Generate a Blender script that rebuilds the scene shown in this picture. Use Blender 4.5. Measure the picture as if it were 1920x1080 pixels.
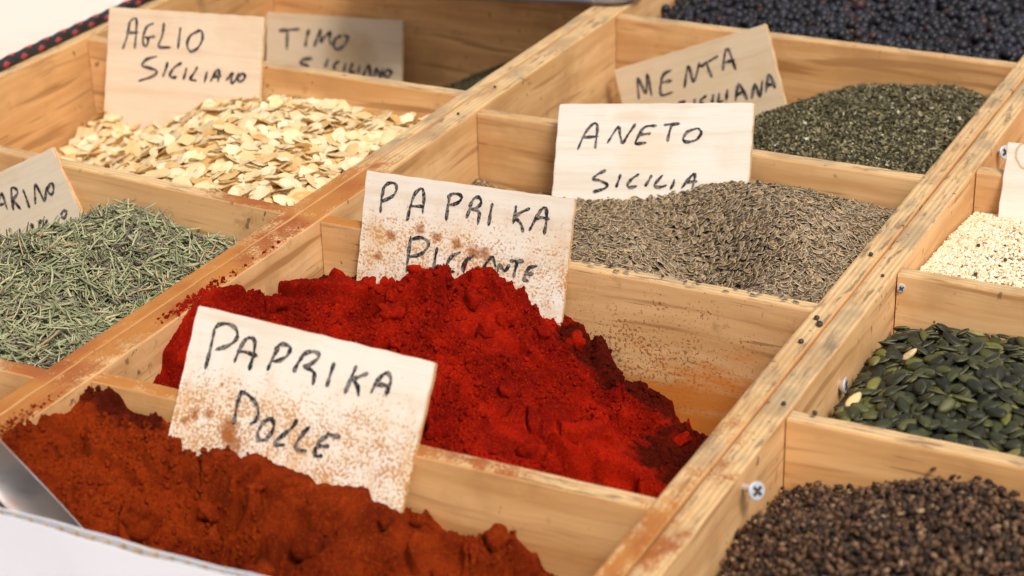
import bpy, bmesh, math, random
import numpy as np
from mathutils import Matrix, Vector

for _o in list(bpy.data.objects):
    bpy.data.objects.remove(_o)
SC = bpy.context.scene
COL = SC.collection
R = math.radians

# ------------------------------------------------------------------ camera
def rotx(a): return Matrix.Rotation(a, 4, 'X')
def rotz(a): return Matrix.Rotation(a, 4, 'Z')
cam_d = bpy.data.cameras.new('camera')
cam = bpy.data.objects.new('camera', cam_d)
COL.objects.link(cam)
cam_d.sensor_width = 36.0
cam_d.lens = 72.138
cam_d.clip_start = 0.02
cam_d.clip_end = 200.0
CAM = Vector((0.58831, -0.89255, 0.44350))
cam.matrix_world = Matrix.Translation(CAM) @ rotz(R(26.9515)) @ rotx(R(65.1498)) @ rotz(R(-1.3827))
cam_d.dof.use_dof = True
cam_d.dof.focus_distance = 1.10
cam_d.dof.aperture_fstop = 10.5
SC.camera = cam

# ------------------------------------------------------------------ sky, sun, exposure
SUN_EL, SUN_AZ = 52.0, 130.0          # azimuth clockwise from +Y: light from the front right
world = bpy.data.worlds.new('World')
SC.world = world
world.use_nodes = True
wn, wl = world.node_tree.nodes, world.node_tree.links
wn.clear()
sky = wn.new('ShaderNodeTexSky')
sky.sky_type = 'NISHITA'
sky.sun_disc = False
sky.sun_elevation = R(SUN_EL)
sky.sun_rotation = R(SUN_AZ)
sky.dust_density = 4.0
sky.ozone_density = 0.6
veil = wn.new('ShaderNodeHueSaturation')   # thin overcast: the blue is washed out
veil.inputs['Saturation'].default_value = 0.18
bg = wn.new('ShaderNodeBackground')
bg.inputs['Strength'].default_value = 0.068
wo = wn.new('ShaderNodeOutputWorld')
wl.new(sky.outputs[0], veil.inputs['Color'])
wl.new(veil.outputs[0], bg.inputs['Color'])
wl.new(bg.outputs[0], wo.inputs['Surface'])
sun_d = bpy.data.lights.new('sun', 'SUN')
sun_d.energy = 1.5
sun_d.angle = R(16)
sun_d.color = (1.0, 0.95, 0.88)
sun = bpy.data.objects.new('sun', sun_d)
COL.objects.link(sun)
_az, _el = R(SUN_AZ), R(SUN_EL)
_to = Vector((math.sin(_az) * math.cos(_el), math.cos(_az) * math.cos(_el), math.sin(_el)))
sun.rotation_euler = _to.to_track_quat('Z', 'Y').to_euler()
SC.view_settings.view_transform = 'Standard'
SC.view_settings.look = 'None'
SC.view_settings.gamma = 1.0
SC.view_settings.use_curve_mapping = False
SC.view_settings.exposure = 1.0

# ------------------------------------------------------------------ helpers
rng = np.random.default_rng(7)
random.seed(7)

def tag(o, label=None, cat=None, group=None, kind=None):
    if label: o['label'] = label
    if cat: o['category'] = cat
    if group: o['group'] = group
    if kind: o['kind'] = kind
    return o

def link(name, mesh, mat=None, parent=None):
    o = bpy.data.objects.new(name, mesh)
    COL.objects.link(o)
    if mat is not None and mesh is not None:
        for m in (mat if isinstance(mat, (list, tuple)) else [mat]):
            mesh.materials.append(m)
    if parent: o.parent = parent
    return o

def empty(name, loc=(0, 0, 0)):
    o = bpy.data.objects.new(name, None)
    COL.objects.link(o)
    o.location = loc
    o.empty_display_size = 0.02
    return o

def mesh_np(name, V, F, smooth=True, attrs=None, mat_index=None):
    """F: (n,3) or (n,4) array, or a list of such arrays."""
    Fs = F if isinstance(F, list) else [F]
    me = bpy.data.meshes.new(name)
    V = np.ascontiguousarray(V, dtype=np.float32)
    me.vertices.add(len(V))
    me.vertices.foreach_set('co', V.ravel())
    loops = np.concatenate([f.ravel() for f in Fs]).astype(np.int32)
    tot = np.concatenate([np.full(len(f), f.shape[1]) for f in Fs]).astype(np.int32)
    st = np.concatenate([[0], np.cumsum(tot)[:-1]]).astype(np.int32)
    me.loops.add(len(loops))
    me.loops.foreach_set('vertex_index', loops)
    me.polygons.add(len(tot))
    me.polygons.foreach_set('loop_start', st)
    try:
        me.polygons.foreach_set('loop_total', tot)
    except Exception:
        pass
    if mat_index is not None:
        me.polygons.foreach_set('material_index', np.asarray(mat_index, dtype=np.int32))
    me.polygons.foreach_set('use_smooth', np.full(len(tot), smooth, dtype=bool))
    for k, v in (attrs or {}).items():
        a = me.attributes.new(k, 'FLOAT', 'POINT')
        a.data.foreach_set('value', np.ascontiguousarray(v, dtype=np.float32))
    me.update(calc_edges=True)
    return me

def bm_mesh(bm, name, smooth=False):
    me = bpy.data.meshes.new(name)
    bm.to_mesh(me)
    bm.free()
    if smooth:
        me.polygons.foreach_set('use_smooth', np.full(len(me.polygons), True, dtype=bool))
    return me

# value noise in numpy
def _hash(ix, iy, seed):
    h = (ix.astype(np.int64) * 374761393 + iy.astype(np.int64) * 668265263 + seed * 974711) & 0x7fffffff
    h = ((h ^ (h >> 13)) * 1274126177) & 0x7fffffff
    h = h ^ (h >> 16)
    return (h & 0xffff) / 65535.0

def vnoise(x, y, seed=0):
    ix, iy = np.floor(x), np.floor(y)
    fx, fy = x - ix, y - iy
    fx, fy = fx * fx * fx * (fx * (fx * 6 - 15) + 10), fy * fy * fy * (fy * (fy * 6 - 15) + 10)
    a, b = _hash(ix, iy, seed), _hash(ix + 1, iy, seed)
    c, d = _hash(ix, iy + 1, seed), _hash(ix + 1, iy + 1, seed)
    return (a + (b - a) * fx) * (1 - fy) + (c + (d - c) * fx) * fy - 0.5

def fbm(x, y, sc, octs=4, seed=0, gain=0.5, ridge=False):
    r, a, f = 0, 1.0, sc
    for k in range(octs):
        c, s = math.cos(k * 1.3), math.sin(k * 1.3)
        n = vnoise((c * x - s * y) * f + 17.3 * k, (s * x + c * y) * f - 9.1 * k, seed + k * 31)
        r = r + a * ((0.25 - np.abs(n)) * 2 if ridge else n)
        a *= gain
        f *= 2.03
    return r

class Surf:
    """smooth heap surface through known heights (thin plate spline)"""
    def __init__(self, pts, lam=6e-6, extra=None):
        P = np.array(pts, float)
        self.extra = extra
        self.carve = []
        if extra is not None:          # keep the known heights true under the relief
            P = P.copy()
            P[:, 2] -= extra(P[:, 0], P[:, 1])
        self.c = P[:, :2]
        n = len(P)
        K = self.k(np.linalg.norm(self.c[:, None] - self.c[None], axis=2)) + lam * np.eye(n)
        Q = np.hstack([np.ones((n, 1)), self.c])
        A = np.block([[K, Q], [Q.T, np.zeros((3, 3))]])
        self.w = np.linalg.solve(A, np.concatenate([P[:, 2], np.zeros(3)]))
        self.lo, self.hi = P[:, 2].min() - 0.004, P[:, 2].max() + 0.003
    @staticmethod
    def k(r):
        return r * r * np.log(r + 1e-9)
    def __call__(self, x, y):
        x, y = np.asarray(x, float), np.asarray(y, float)
        s = x.shape
        q = np.stack([x.ravel(), y.ravel()], 1)
        z = np.empty(len(q))
        for i in range(0, len(q), 20000):
            b = q[i:i + 20000]
            r = np.linalg.norm(b[:, None] - self.c[None], axis=2)
            z[i:i + 20000] = self.k(r) @ self.w[:-3] + self.w[-3] + b @ self.w[-2:]
        z = np.clip(z, self.lo, self.hi).reshape(s)
        if self.extra is not None:
            z = z + self.extra(x, y)
        for (cx, cy), (rx, ry), dep in self.carve:       # places dug out with the scoop
            wob = 1 + 0.9 * fbm(x, y, 60, 2, 7)
            d = np.sqrt(((x - cx) / rx) ** 2 + ((y - cy) / ry) ** 2) * wob
            s = np.clip(1.5 - 1.5 * d, 0, 1)
            z = z - dep * s * s * (3 - 2 * s)
        return z
    def normal(self, x, y, e=0.003):
        gx = (self(x + e, y) - self(x - e, y)) / (2 * e)
        gy = (self(x, y + e) - self(x, y - e)) / (2 * e)
        n = np.stack([-gx, -gy, np.ones_like(gx)], -1)
        return n / np.linalg.norm(n, axis=-1, keepdims=True)

def grid_faces(nx, ny):
    i = np.arange(nx * ny).reshape(ny, nx)
    return np.stack([i[:-1, :-1], i[:-1, 1:], i[1:, 1:], i[1:, :-1]], -1).reshape(-1, 4)

def heap_grid(fn, x0, x1, y0, y1, step, yedge=None):
    nx, ny = int((x1 - x0) / step) + 2, int((y1 - y0) / step) + 2
    X, Y = np.meshgrid(np.linspace(x0, x1, nx), np.linspace(y0, y1, ny))
    if yedge is not None:      # far wall not square: stretch the rows
        Y = y0 + (Y - y0) * (yedge(X) - y0) / (y1 - y0)
    Zv = fn(X, Y)
    return np.stack([X, Y, Zv], -1).reshape(-1, 3), grid_faces(nx, ny)

# ------------------------------------------------------------------ material helpers
class NT:
    def __init__(self, name):
        self.m = bpy.data.materials.new(name)
        self.m.use_nodes = True
        self.t = self.m.node_tree
        self.t.nodes.clear()
        self.out = self.n('ShaderNodeOutputMaterial')
        self.b = self.n('ShaderNodeBsdfPrincipled')
        self.t.links.new(self.b.outputs[0], self.out.inputs[0])
    def n(self, typ, **kw):
        nd = self.t.nodes.new(typ)
        for k, v in kw.items():
            setattr(nd, k, v)
        return nd
    def put(self, sock, v):
        if hasattr(v, 'is_output') or isinstance(v, bpy.types.NodeSocket):
            self.t.links.new(v, sock)
        elif isinstance(v, (tuple, list)) and len(v) == 3 and sock.type == 'RGBA':
            sock.default_value = (*v, 1.0)
        else:
            sock.default_value = v
    def set(self, name, v):
        self.put(self.b.inputs[name], v)
    def math(self, op, a, b=0.0, c=None, clamp=False):
        nd = self.n('ShaderNodeMath', operation=op, use_clamp=clamp)
        self.put(nd.inputs[0], a)
        self.put(nd.inputs[1], b)
        if c is not None: self.put(nd.inputs[2], c)
        return nd.outputs[0]
    def vmath(self, op, a, b=(0, 0, 0)):
        nd = self.n('ShaderNodeVectorMath', operation=op)
        self.put(nd.inputs[0], a)
        self.put(nd.inputs[1], b)
        return nd.outputs['Value'] if op in ('LENGTH', 'DISTANCE', 'DOT_PRODUCT') else nd.outputs[0]
    def coord(self, kind='Object'):
        return self.n('ShaderNodeTexCoord').outputs[kind]
    def pos(self):
        return self.n('ShaderNodeNewGeometry').outputs['Position']
    def xyz(self, v):
        nd = self.n('ShaderNodeSeparateXYZ')
        self.put(nd.inputs[0], v)
        return nd.outputs
    def noise(self, vec, scale, detail=3.0, rough=0.55, dist=0.0):
        nd = self.n('ShaderNodeTexNoise')
        self.put(nd.inputs['Vector'], vec)
        nd.inputs['Scale'].default_value = scale
        nd.inputs['Detail'].default_value = detail
        nd.inputs['Roughness'].default_value = rough
        nd.inputs['Distortion'].default_value = dist
        return nd.outputs['Fac']
    def voro(self, vec, scale, feature='F1', out='Distance', rand=1.0):
        nd = self.n('ShaderNodeTexVoronoi', feature=feature)
        self.put(nd.inputs['Vector'], vec)
        nd.inputs['Scale'].default_value = scale
        nd.inputs['Randomness'].default_value = rand
        return nd.outputs[out]
    def ramp(self, fac, stops):
        nd = self.n('ShaderNodeValToRGB')
        el = nd.color_ramp.elements
        while len(el) < len(stops): el.new(0.5)
        for e, (p, c) in zip(el, stops):
            e.position = p
            e.color = (*c, 1) if len(c) == 3 else c
        self.put(nd.inputs[0], fac)
        return nd.outputs[0]
    def step(self, v, lo, hi):
        nd = self.n('ShaderNodeMapRange', interpolation_type='SMOOTHSTEP')
        self.put(nd.inputs['Value'], v)
        self.put(nd.inputs['From Min'], lo)
        self.put(nd.inputs['From Max'], hi)
        return nd.outputs[0]
    def mix(self, fac, a, b, blend='MIX'):
        nd = self.n('ShaderNodeMix', data_type='RGBA', blend_type=blend)
        self.put(nd.inputs['Factor'], fac)
        self.put(nd.inputs['A'] if False else nd.inputs[6], a)
        self.put(nd.inputs[7], b)
        return nd.outputs[2]
    def attr(self, name):
        g = self.n('ShaderNodeAttribute', attribute_name=name, attribute_type='GEOMETRY')
        return g.outputs['Fac']
    def rnd(self):
        g = self.n('ShaderNodeAttribute', attribute_name='rnd', attribute_type='GEOMETRY')
        o = self.n('ShaderNodeAttribute', attribute_name='rnd', attribute_type='OBJECT')
        return self.math('ADD', g.outputs['Fac'], o.outputs['Fac'])
    def bump(self, h, strength=0.3, dist=0.001):
        nd = self.n('ShaderNodeBump')
        nd.inputs['Strength'].default_value = strength
        nd.inputs['Distance'].default_value = dist
        self.put(nd.inputs['Height'], h)
        self.t.links.new(nd.outputs[0], self.b.inputs['Normal'])
    def blob(self, pos, c, r):
        """1 at c, 0 beyond the ellipsoid r"""
        d = self.vmath('SUBTRACT', pos, c)
        d = self.vmath('DIVIDE', d, r)
        return self.math('SUBTRACT', 1.0, self.vmath('LENGTH', d), clamp=True)

# ------------------------------------------------------------------ materials
RED = (0.50, 0.020, 0.006)
BRICK = (0.34, 0.075, 0.014)

def mat_wood(name, lo, hi, paprika=True):
    t = NT(name)
    oc = t.coord('Object')
    oi = t.n('ShaderNodeObjectInfo')
    off = t.math('MULTIPLY', oi.outputs['Random'], 37.0)
    cx = t.n('ShaderNodeCombineXYZ')
    t.put(cx.inputs[0], off); t.put(cx.inputs[1], off); t.put(cx.inputs[2], off)
    v = t.vmath('ADD', oc, cx.outputs[0])
    warp = t.noise(v, 9.0, 2.0)
    wv = t.n('ShaderNodeCombineXYZ')
    t.put(wv.inputs[2], t.math('MULTIPLY', warp, 0.012)); t.put(wv.inputs[1], 0.0)
    v2 = t.vmath('ADD', v, wv.outputs[0])
    g1 = t.noise(t.vmath('MULTIPLY', v2, (5, 60, 60)), 1.0, 4.0, 0.6)
    g2 = t.noise(t.vmath('MULTIPLY', v2, (14, 500, 420)), 1.0, 3.0, 0.6)
    g3 = t.noise(t.vmath('MULTIPLY', v, (6, 14, 14)), 1.0, 2.0, 0.5)
    base = t.mix(t.step(g1, 0.32, 0.70), lo, hi)
    base = t.mix(t.math('MULTIPLY', t.step(g2, 0.55, 0.75), 0.28), base, (0.34, 0.18, 0.07))
    base = t.mix(t.math('MULTIPLY', t.step(g3, 0.50, 0.72), 0.40), base, (0.60, 0.33, 0.13))
    # dark streaks of late wood
    st = t.noise(t.vmath('MULTIPLY', v2, (9, 200, 150)), 1.0, 2.0, 0.5)
    base = t.mix(t.math('MULTIPLY', t.step(st, 0.575, 0.68), 0.62), base, (0.30, 0.13, 0.04))
    # blots of grime
    bl = t.noise(v, 42.0, 5.0, 0.7)
    base = t.mix(t.math('MULTIPLY', t.step(bl, 0.60, 0.72), 0.5), base, (0.30, 0.15, 0.06))
    # board to board tone
    tone = t.ramp(oi.outputs['Random'], [(0.0, (1.0, 0.90, 0.76)), (0.5, (1.0, 1.0, 1.0)), (1.0, (0.98, 0.97, 0.93))])
    base = t.mix(1.0, base, tone, 'MULTIPLY')
    # the sawn plywood edge on top: plies and grime
    nz = t.xyz(t.n('ShaderNodeNewGeometry').outputs['Normal'])[2]
    top = t.step(nz, 0.55, 0.85)
    ly = t.xyz(oc)[1]
    ply = t.math('SINE', t.math('MULTIPLY', t.math('ADD', ly, t.math('MULTIPLY', g1, 0.0012)), 2100.0))
    ply = t.step(t.math('ADD', t.math('MULTIPLY', ply, 0.5), t.math('MULTIPLY', g2, 1.0)), 0.1, 1.0)
    edge = t.mix(ply, (0.56, 0.35, 0.16), (0.68, 0.46, 0.24))
    rough_n = t.noise(t.vmath('MULTIPLY', v, (45, 260, 260)), 1.0, 4.0, 0.65)
    edge = t.mix(t.math('MULTIPLY', t.step(rough_n, 0.52, 0.66), 0.80), edge, (0.19, 0.115, 0.065))
    grey = t.noise(v, 22.0, 3.0, 0.6)
    edge = t.mix(t.math('MULTIPLY', t.step(grey, 0.46, 0.66), 0.50), edge, (0.24, 0.18, 0.12))
    col = t.mix(top, base, edge)
    # specks, dents and stains on the faces
    sp = t.noise(t.vmath('MULTIPLY', v, (1.0, 1.0, 0.7)), 170.0, 2.0, 0.5)
    spm = t.noise(v, 11.0, 2.0)
    speck = t.math('MULTIPLY', t.step(sp, 0.67, 0.73), t.step(spm, 0.44, 0.56))
    col = t.mix(t.math('MULTIPLY', speck, 0.8), col, (0.10, 0.05, 0.025))
    # soiled patches, scratches along and across the grain
    soil = t.noise(v, 16.0, 4.0, 0.6)
    col = t.mix(t.math('MULTIPLY', t.step(soil, 0.48, 0.66), 0.45), col, (0.40, 0.20, 0.075))
    scr = t.noise(t.vmath('MULTIPLY', v, (22, 700, 600)), 1.0, 2.0, 0.5)
    scm = t.noise(v, 19.0, 2.0)
    col = t.mix(t.math('MULTIPLY', t.math('MULTIPLY', t.step(scr, 0.66, 0.70), t.step(scm, 0.5, 0.6)), 0.6), col, (0.16, 0.08, 0.04))
    if paprika:
        P = t.pos()
        n1 = t.noise(P, 95.0, 5.0, 0.65)
        n2 = t.noise(P, 750.0, 3.0, 0.7)
        n3 = t.noise(P, 28.0, 2.0, 0.6)
        nn = t.math('ADD', t.math('MULTIPLY', n1, 0.45), t.math('MULTIPLY', n2, 0.42))
        nn = t.math('ADD', nn, t.math('MULTIPLY', n3, 0.30))         # mean about 0.575
        def cover(blobs):
            s = None
            for c, r, k in blobs:
                b = t.math('MULTIPLY', t.blob(P, c, r), k)
                s = b if s is None else t.math('MAXIMUM', s, b)
            return s
        # powder lying on the upper edges
        c1 = cover([((-0.002, -0.30, 0), (0.05, 0.24, 0.03), 0.25), ((0.0, -0.12, 0), (0.035, 0.19, 0.03), 0.23),
                    ((0.004, 0.03, 0), (0.03, 0.09, 0.03), 0.24), ((0.10, -0.205, 0), (0.20, 0.02, 0.02), 0.22),
                    ((0.03, 0.005, 0), (0.05, 0.02, 0.02), 0.30), ((0.311, -0.27, 0), (0.03, 0.20, 0.02), 0.13), ((-0.03, 0.015, 0), (0.05, 0.02, 0.02), 0.22)])
        thr = t.math('SUBTRACT', 0.66, t.math('MULTIPLY', c1, 1.25))
        m = t.math('MULTIPLY', t.step(nn, thr, t.math('ADD', thr, 0.09)), t.step(c1, 0.0, 0.03))
        m = t.math('MULTIPLY', m, t.math('ADD', t.math('MULTIPLY', top, 0.85), 0.10))
        dustc = t.mix(t.step(t.noise(P, 16.0, 2.0), 0.42, 0.62), (0.42, 0.150, 0.024), (0.30, 0.066, 0.008))
        film = t.math('MULTIPLY', t.math('MULTIPLY', t.step(c1, 0.0, 0.18), 0.42), t.math('ADD', t.math('MULTIPLY', top, 0.8), 0.15))
        col = t.mix(film, col, (0.52, 0.22, 0.05))
        col = t.mix(t.math('MULTIPLY', m, 0.92), col, dustc)
        # powder specks thrown on the compartment walls
        c2 = cover([((0.22, 0.0, -0.05), (0.19, 0.014, 0.10), 0.235), ((0.03, 0.0, -0.02), (0.06, 0.014, 0.06), 0.14),
                    ((0.0155, -0.12, -0.02), (0.008, 0.20, 0.08), 0.16), ((0.18, -0.21, -0.03), (0.20, 0.012, 0.08), 0.13)])
        s1 = t.noise(P, 560.0, 3.0, 0.7)
        s2 = t.noise(P, 45.0, 3.0, 0.6)
        ss = t.math('ADD', t.math('MULTIPLY', s1, 0.72), t.math('MULTIPLY', s2, 0.28))
        thr2 = t.math('SUBTRACT', 0.72, t.math('MULTIPLY', c2, 0.95))
        m2 = t.math('MULTIPLY', t.step(ss, thr2, t.math('ADD', thr2, 0.04)), t.step(c2, 0.0, 0.02))
        col = t.mix(t.math('MULTIPLY', m2, 0.85), col, (0.24, 0.060, 0.014))
        # oily orange stain low down in the red paprika compartment
        c3 = cover([((0.29, 0.0, -0.105), (0.17, 0.016, 0.085), 1.1)])
        m3 = t.step(t.math('ADD', c3, t.math('MULTIPLY', t.noise(t.vmath('MULTIPLY', P, (25, 25, 90)), 1.0, 5.0, 0.7), 1.3)), 0.75, 1.25)
        m3 = t.math('MULTIPLY', m3, t.step(c3, 0.0, 0.15))
        col = t.mix(t.math('MULTIPLY', m3, 0.9), col, (0.60, 0.17, 0.015))
    t.set('Base Color', col)
    t.set('Roughness', 0.62)
    t.set('Specular IOR Level', 0.25)
    h = t.math('ADD', t.math('MULTIPLY', g2, 0.6), t.math('MULTIPLY', rough_n, t.math('ADD', t.math('MULTIPLY', top, 1.2), 0.1)))
    t.bump(h, 0.35, 0.0006)
    return t.m

WOOD = mat_wood('wood_plywood', (0.56, 0.295, 0.115), (0.77, 0.475, 0.230))
WOOD_ORANGE = mat_wood('wood_plywood_orange', (0.52, 0.250, 0.085), (0.66, 0.375, 0.160))

def mat_card(name, tone, dust=None, dust_top=0.0, dust_amt=0.0, blots=(), stains=(), ring=None):
    """pale birch card; local x right, local y up (top edge at 0), z out of the front"""
    t = NT(name)
    oc = t.coord('Object')
    v = t.vmath('ADD', oc, (len(name) * 1.7, len(name) * 0.9, 0))
    g = t.noise(t.vmath('MULTIPLY', v, (8, 130, 130)), 1.0, 4.0, 0.6)
    g2 = t.noise(t.vmath('MULTIPLY', v, (60, 900, 900)), 1.0, 2.0, 0.6)
    blotchy = t.noise(v, 24.0, 3.0, 0.55)
    c0 = tone
    c1 = (tone[0] * 0.82, tone[1] * 0.74, tone[2] * 0.64)
    col = t.mix(t.math('MULTIPLY', t.step(g, 0.42, 0.72), 0.55), c0, c1)
    col = t.mix(t.math('MULTIPLY', t.step(g2, 0.5, 0.75), 0.22), col, (tone[0] * 0.7, tone[1] * 0.58, tone[2] * 0.45))
    col = t.mix(t.math('MULTIPLY', t.step(blotchy, 0.52, 0.72), 0.30), col, (tone[0] * 0.80, tone[1] * 0.66, tone[2] * 0.50))
    # sawn edge of the card
    nz = t.xyz(t.coord('Normal'))[2]
    side = t.math('SUBTRACT', 1.0, t.step(t.math('ABSOLUTE', nz), 0.5, 0.8))
    col = t.mix(side, col, t.mix(t.step(t.noise(t.vmath('MULTIPLY', v, (120, 120, 900)), 1.0, 2.0), 0.4, 0.6), (0.50, 0.30, 0.14), (0.66, 0.46, 0.27)))
    X, Y, Zz = t.xyz(oc)
    for (c, r, k, cc) in stains:
        b = t.blob(oc, (c[0], c[1], 0), (r[0], r[1], 0.02))
        b = t.step(t.math('ADD', b, t.math('MULTIPLY', t.noise(v, 90.0, 4.0, 0.65), 0.8)), 0.5, 1.1)
        col = t.mix(t.math('MULTIPLY', b, k), col, cc)
    if ring:
        d = t.vmath('LENGTH', t.vmath('DIVIDE', t.vmath('SUBTRACT', oc, (ring[0], ring[1], 0)), (ring[2], ring[3], 1)))
        d = t.math('ADD', d, t.math('MULTIPLY', t.math('SUBTRACT', t.noise(v, 60.0, 3.0), 0.5), 0.5))
        lin = t.math('SUBTRACT', 1.0, t.step(t.math('ABSOLUTE', t.math('SUBTRACT', d, 1.0)), 0.0, 0.09))
        col = t.mix(t.math('MULTIPLY', lin, 0.7), col, (0.42, 0.20, 0.07))
    if dust:
        n1 = t.noise(v, 640.0, 3.0, 0.7)
        n2 = t.noise(v, 110.0, 3.0, 0.6)
        n3 = t.noise(v, 34.0, 2.0, 0.5)
        nn = t.math('ADD', t.math('ADD', t.math('MULTIPLY', n1, 0.70), t.math('MULTIPLY', n2, 0.26)), t.math('MULTIPLY', n3, 0.17))
        amt = t.math('MULTIPLY', t.step(t.math('MULTIPLY', Y, -1.0), -dust_top, 0.040 - dust_top), dust_amt)
        amt = t.math('ADD', amt, 0.015)
        thr = t.math('SUBTRACT', 0.715, amt)
        m = t.step(nn, thr, t.math('ADD', thr, 0.10))
        col = t.mix(t.math('MULTIPLY', m, 0.85), col, dust)
        film = t.math('MULTIPLY', t.math('MULTIPLY', amt, t.step(n3, 0.3, 0.7)), 1.3)
        col = t.mix(film, col, (dust[0] * 1.9, dust[1] * 3.0, dust[2] * 4))
        sm = t.noise(t.vmath('MULTIPLY', v, (70, 26, 1)), 1.0, 4.0, 0.65)
        sme = t.math('MULTIPLY', t.math('MULTIPLY', t.step(sm, 0.48, 0.72), t.math('MULTIPLY', amt, 3.6)), 0.8)
        col = t.mix(sme, col, (dust[0] * 1.4, dust[1] * 1.9, dust[2] * 2.6))
        for (bx, by, br) in blots:
            d = t.vmath('LENGTH', t.vmath('SUBTRACT', oc, (bx, by, 0)))
            d = t.math('DIVIDE', d, br)
            d = t.math('ADD', d, t.math('MULTIPLY', t.math('SUBTRACT', t.noise(v, 170.0, 4.0, 0.7), 0.5), 2.6))
            grainy = t.math('ADD', 0.72, t.math('MULTIPLY', t.step(n1, 0.40, 0.60), 0.26))
            col = t.mix(t.math('MULTIPLY', t.math('SUBTRACT', 1.0, t.step(d, 0.35, 1.25)), grainy), col, (dust[0] * 0.8, dust[1] * 0.7, dust[2] * 0.7))
    t.set('Base Color', col)
    t.set('Roughness', 0.6)
    t.set('Specular IOR Level', 0.2)
    t.bump(t.math('ADD', g2, t.math('MULTIPLY', g, 0.5)), 0.15, 0.0004)
    return t.m

def mat_ink():
    t = NT('marker_ink')
    oc = t.coord('Object')
    n = t.noise(oc, 700.0, 2.0, 0.6)
    n2 = t.noise(oc, 130.0, 2.0, 0.6)
    f = t.math('MULTIPLY', t.step(t.math('ADD', n, t.math('MULTIPLY', n2, 0.7)), 0.76, 1.02), 0.85)
    t.set('Base Color', t.mix(f, (0.016, 0.015, 0.018), (0.24, 0.20, 0.17)))
    t.set('Roughness', 0.55)
    t.set('Specular IOR Level', 0.2)
    return t.m
INK = mat_ink()

def mat_powder(name, a, b, dark, old_and_shade):
    t = NT(name)
    P = t.pos()
    n1 = t.noise(P, 55.0, 5.0, 0.65)
    n2 = t.noise(P, 1700.0, 3.0, 0.7)
    n3 = t.noise(P, 420.0, 4.0, 0.65)
    n1 = t.math('ADD', t.math('MULTIPLY', n1, 0.4), t.math('MULTIPLY', t.noise(P, 17.0, 3.0, 0.6), 0.6))
    col = t.mix(t.step(n1, 0.41, 0.59), a, b)
    col = t.mix(t.math('MULTIPLY', t.step(n3, 0.52, 0.72), 0.35), col, dark)
    gr = t.voro(P, 1500.0, out='Color')
    gv = t.xyz(gr)[0]
    col = t.mix(t.math('MULTIPLY', t.step(gv, 0.80, 0.95), 0.35), col, (b[0] * 1.35, b[1] * 2.0 + 0.02, b[2] * 2.0))
    col = t.mix(t.math('MULTIPLY', t.math('SUBTRACT', 1.0, t.step(gv, 0.03, 0.14)), 0.5), col, dark)
    o = t.attr('old_and_shade')  # old brown powder, plus wall shade painted into the hot heap's colour
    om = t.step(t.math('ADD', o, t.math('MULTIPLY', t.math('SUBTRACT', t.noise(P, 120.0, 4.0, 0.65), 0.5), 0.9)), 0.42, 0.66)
    col = t.mix(t.math('MULTIPLY', om, 0.9), col, t.mix(t.step(n3, 0.4, 0.6), old_and_shade, (old_and_shade[0] * 0.55, old_and_shade[1] * 0.5, old_and_shade[2] * 0.5)))
    t.set('Base Color', col)
    t.set('Roughness', 0.95)
    t.set('Specular IOR Level', 0.05)
    t.set('Sheen Weight', 0.12)
    t.set('Sheen Roughness', 0.6)
    t.set('Sheen Tint', (b[0] * 2.2, b[1] * 3, b[2] * 3))
    h = t.math('ADD', t.math('MULTIPLY', n2, 0.5), n3)
    t.bump(h, 0.6, 0.0008)
    return t.m
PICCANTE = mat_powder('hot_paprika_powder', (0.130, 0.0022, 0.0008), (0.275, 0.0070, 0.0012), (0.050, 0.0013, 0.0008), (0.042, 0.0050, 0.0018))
DOLCE = mat_powder('sweet_paprika_powder', (0.100, 0.0085, 0.0012), (0.195, 0.0205, 0.0022), (0.032, 0.0030, 0.001), (0.050, 0.0045, 0.002))

def mat_seed(name, stops, rim=None, rough=0.5, spec=0.4, nscale=300.0, namt=0.3, dark=(0.1, 0.06, 0.03), trans=0.0, rim_lo=0.5):
    """colour by the piece's own random number; rim attribute paints the pale border it really has"""
    t = NT(name)
    col = t.ramp(t.rnd(), stops)
    oc = t.coord('Object')
    n = t.noise(oc, nscale, 3.0, 0.6)
    col = t.mix(t.math('MULTIPLY', t.step(n, 0.45, 0.75), namt), col, dark)
    if rim:
        col = t.mix(t.step(t.attr('rim'), rim_lo, 1.0), col, rim)
    t.set('Base Color', col)
    t.set('Roughness', rough)
    t.set('Specular IOR Level', spec)
    if trans:
        tl = t.n('ShaderNodeBsdfTranslucent')
        t.put(tl.inputs['Color'], col)
        ms = t.n('ShaderNodeMixShader')
        ms.inputs[0].default_value = trans
        t.t.links.new(t.b.outputs[0], ms.inputs[1])
        t.t.links.new(tl.outputs[0], ms.inputs[2])
        t.t.links.new(ms.outputs[0], t.out.inputs[0])
    t.bump(n, 0.2, 0.0004)
    return t.m

def mat_plain(name, c, rough=0.5, metal=0.0, n_scale=40.0, c2=None, amt=0.4, spec=0.4):
    t = NT(name)
    oc = t.coord('Object')
    n = t.noise(oc, n_scale, 4.0, 0.6)
    t.set('Base Color', t.mix(t.math('MULTIPLY', t.step(n, 0.4, 0.7), amt), c, c2 or tuple(x * 0.7 for x in c)))
    t.set('Roughness', rough)
    t.set('Metallic', metal)
    t.set('Specular IOR Level', spec)
    return t.m

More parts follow.
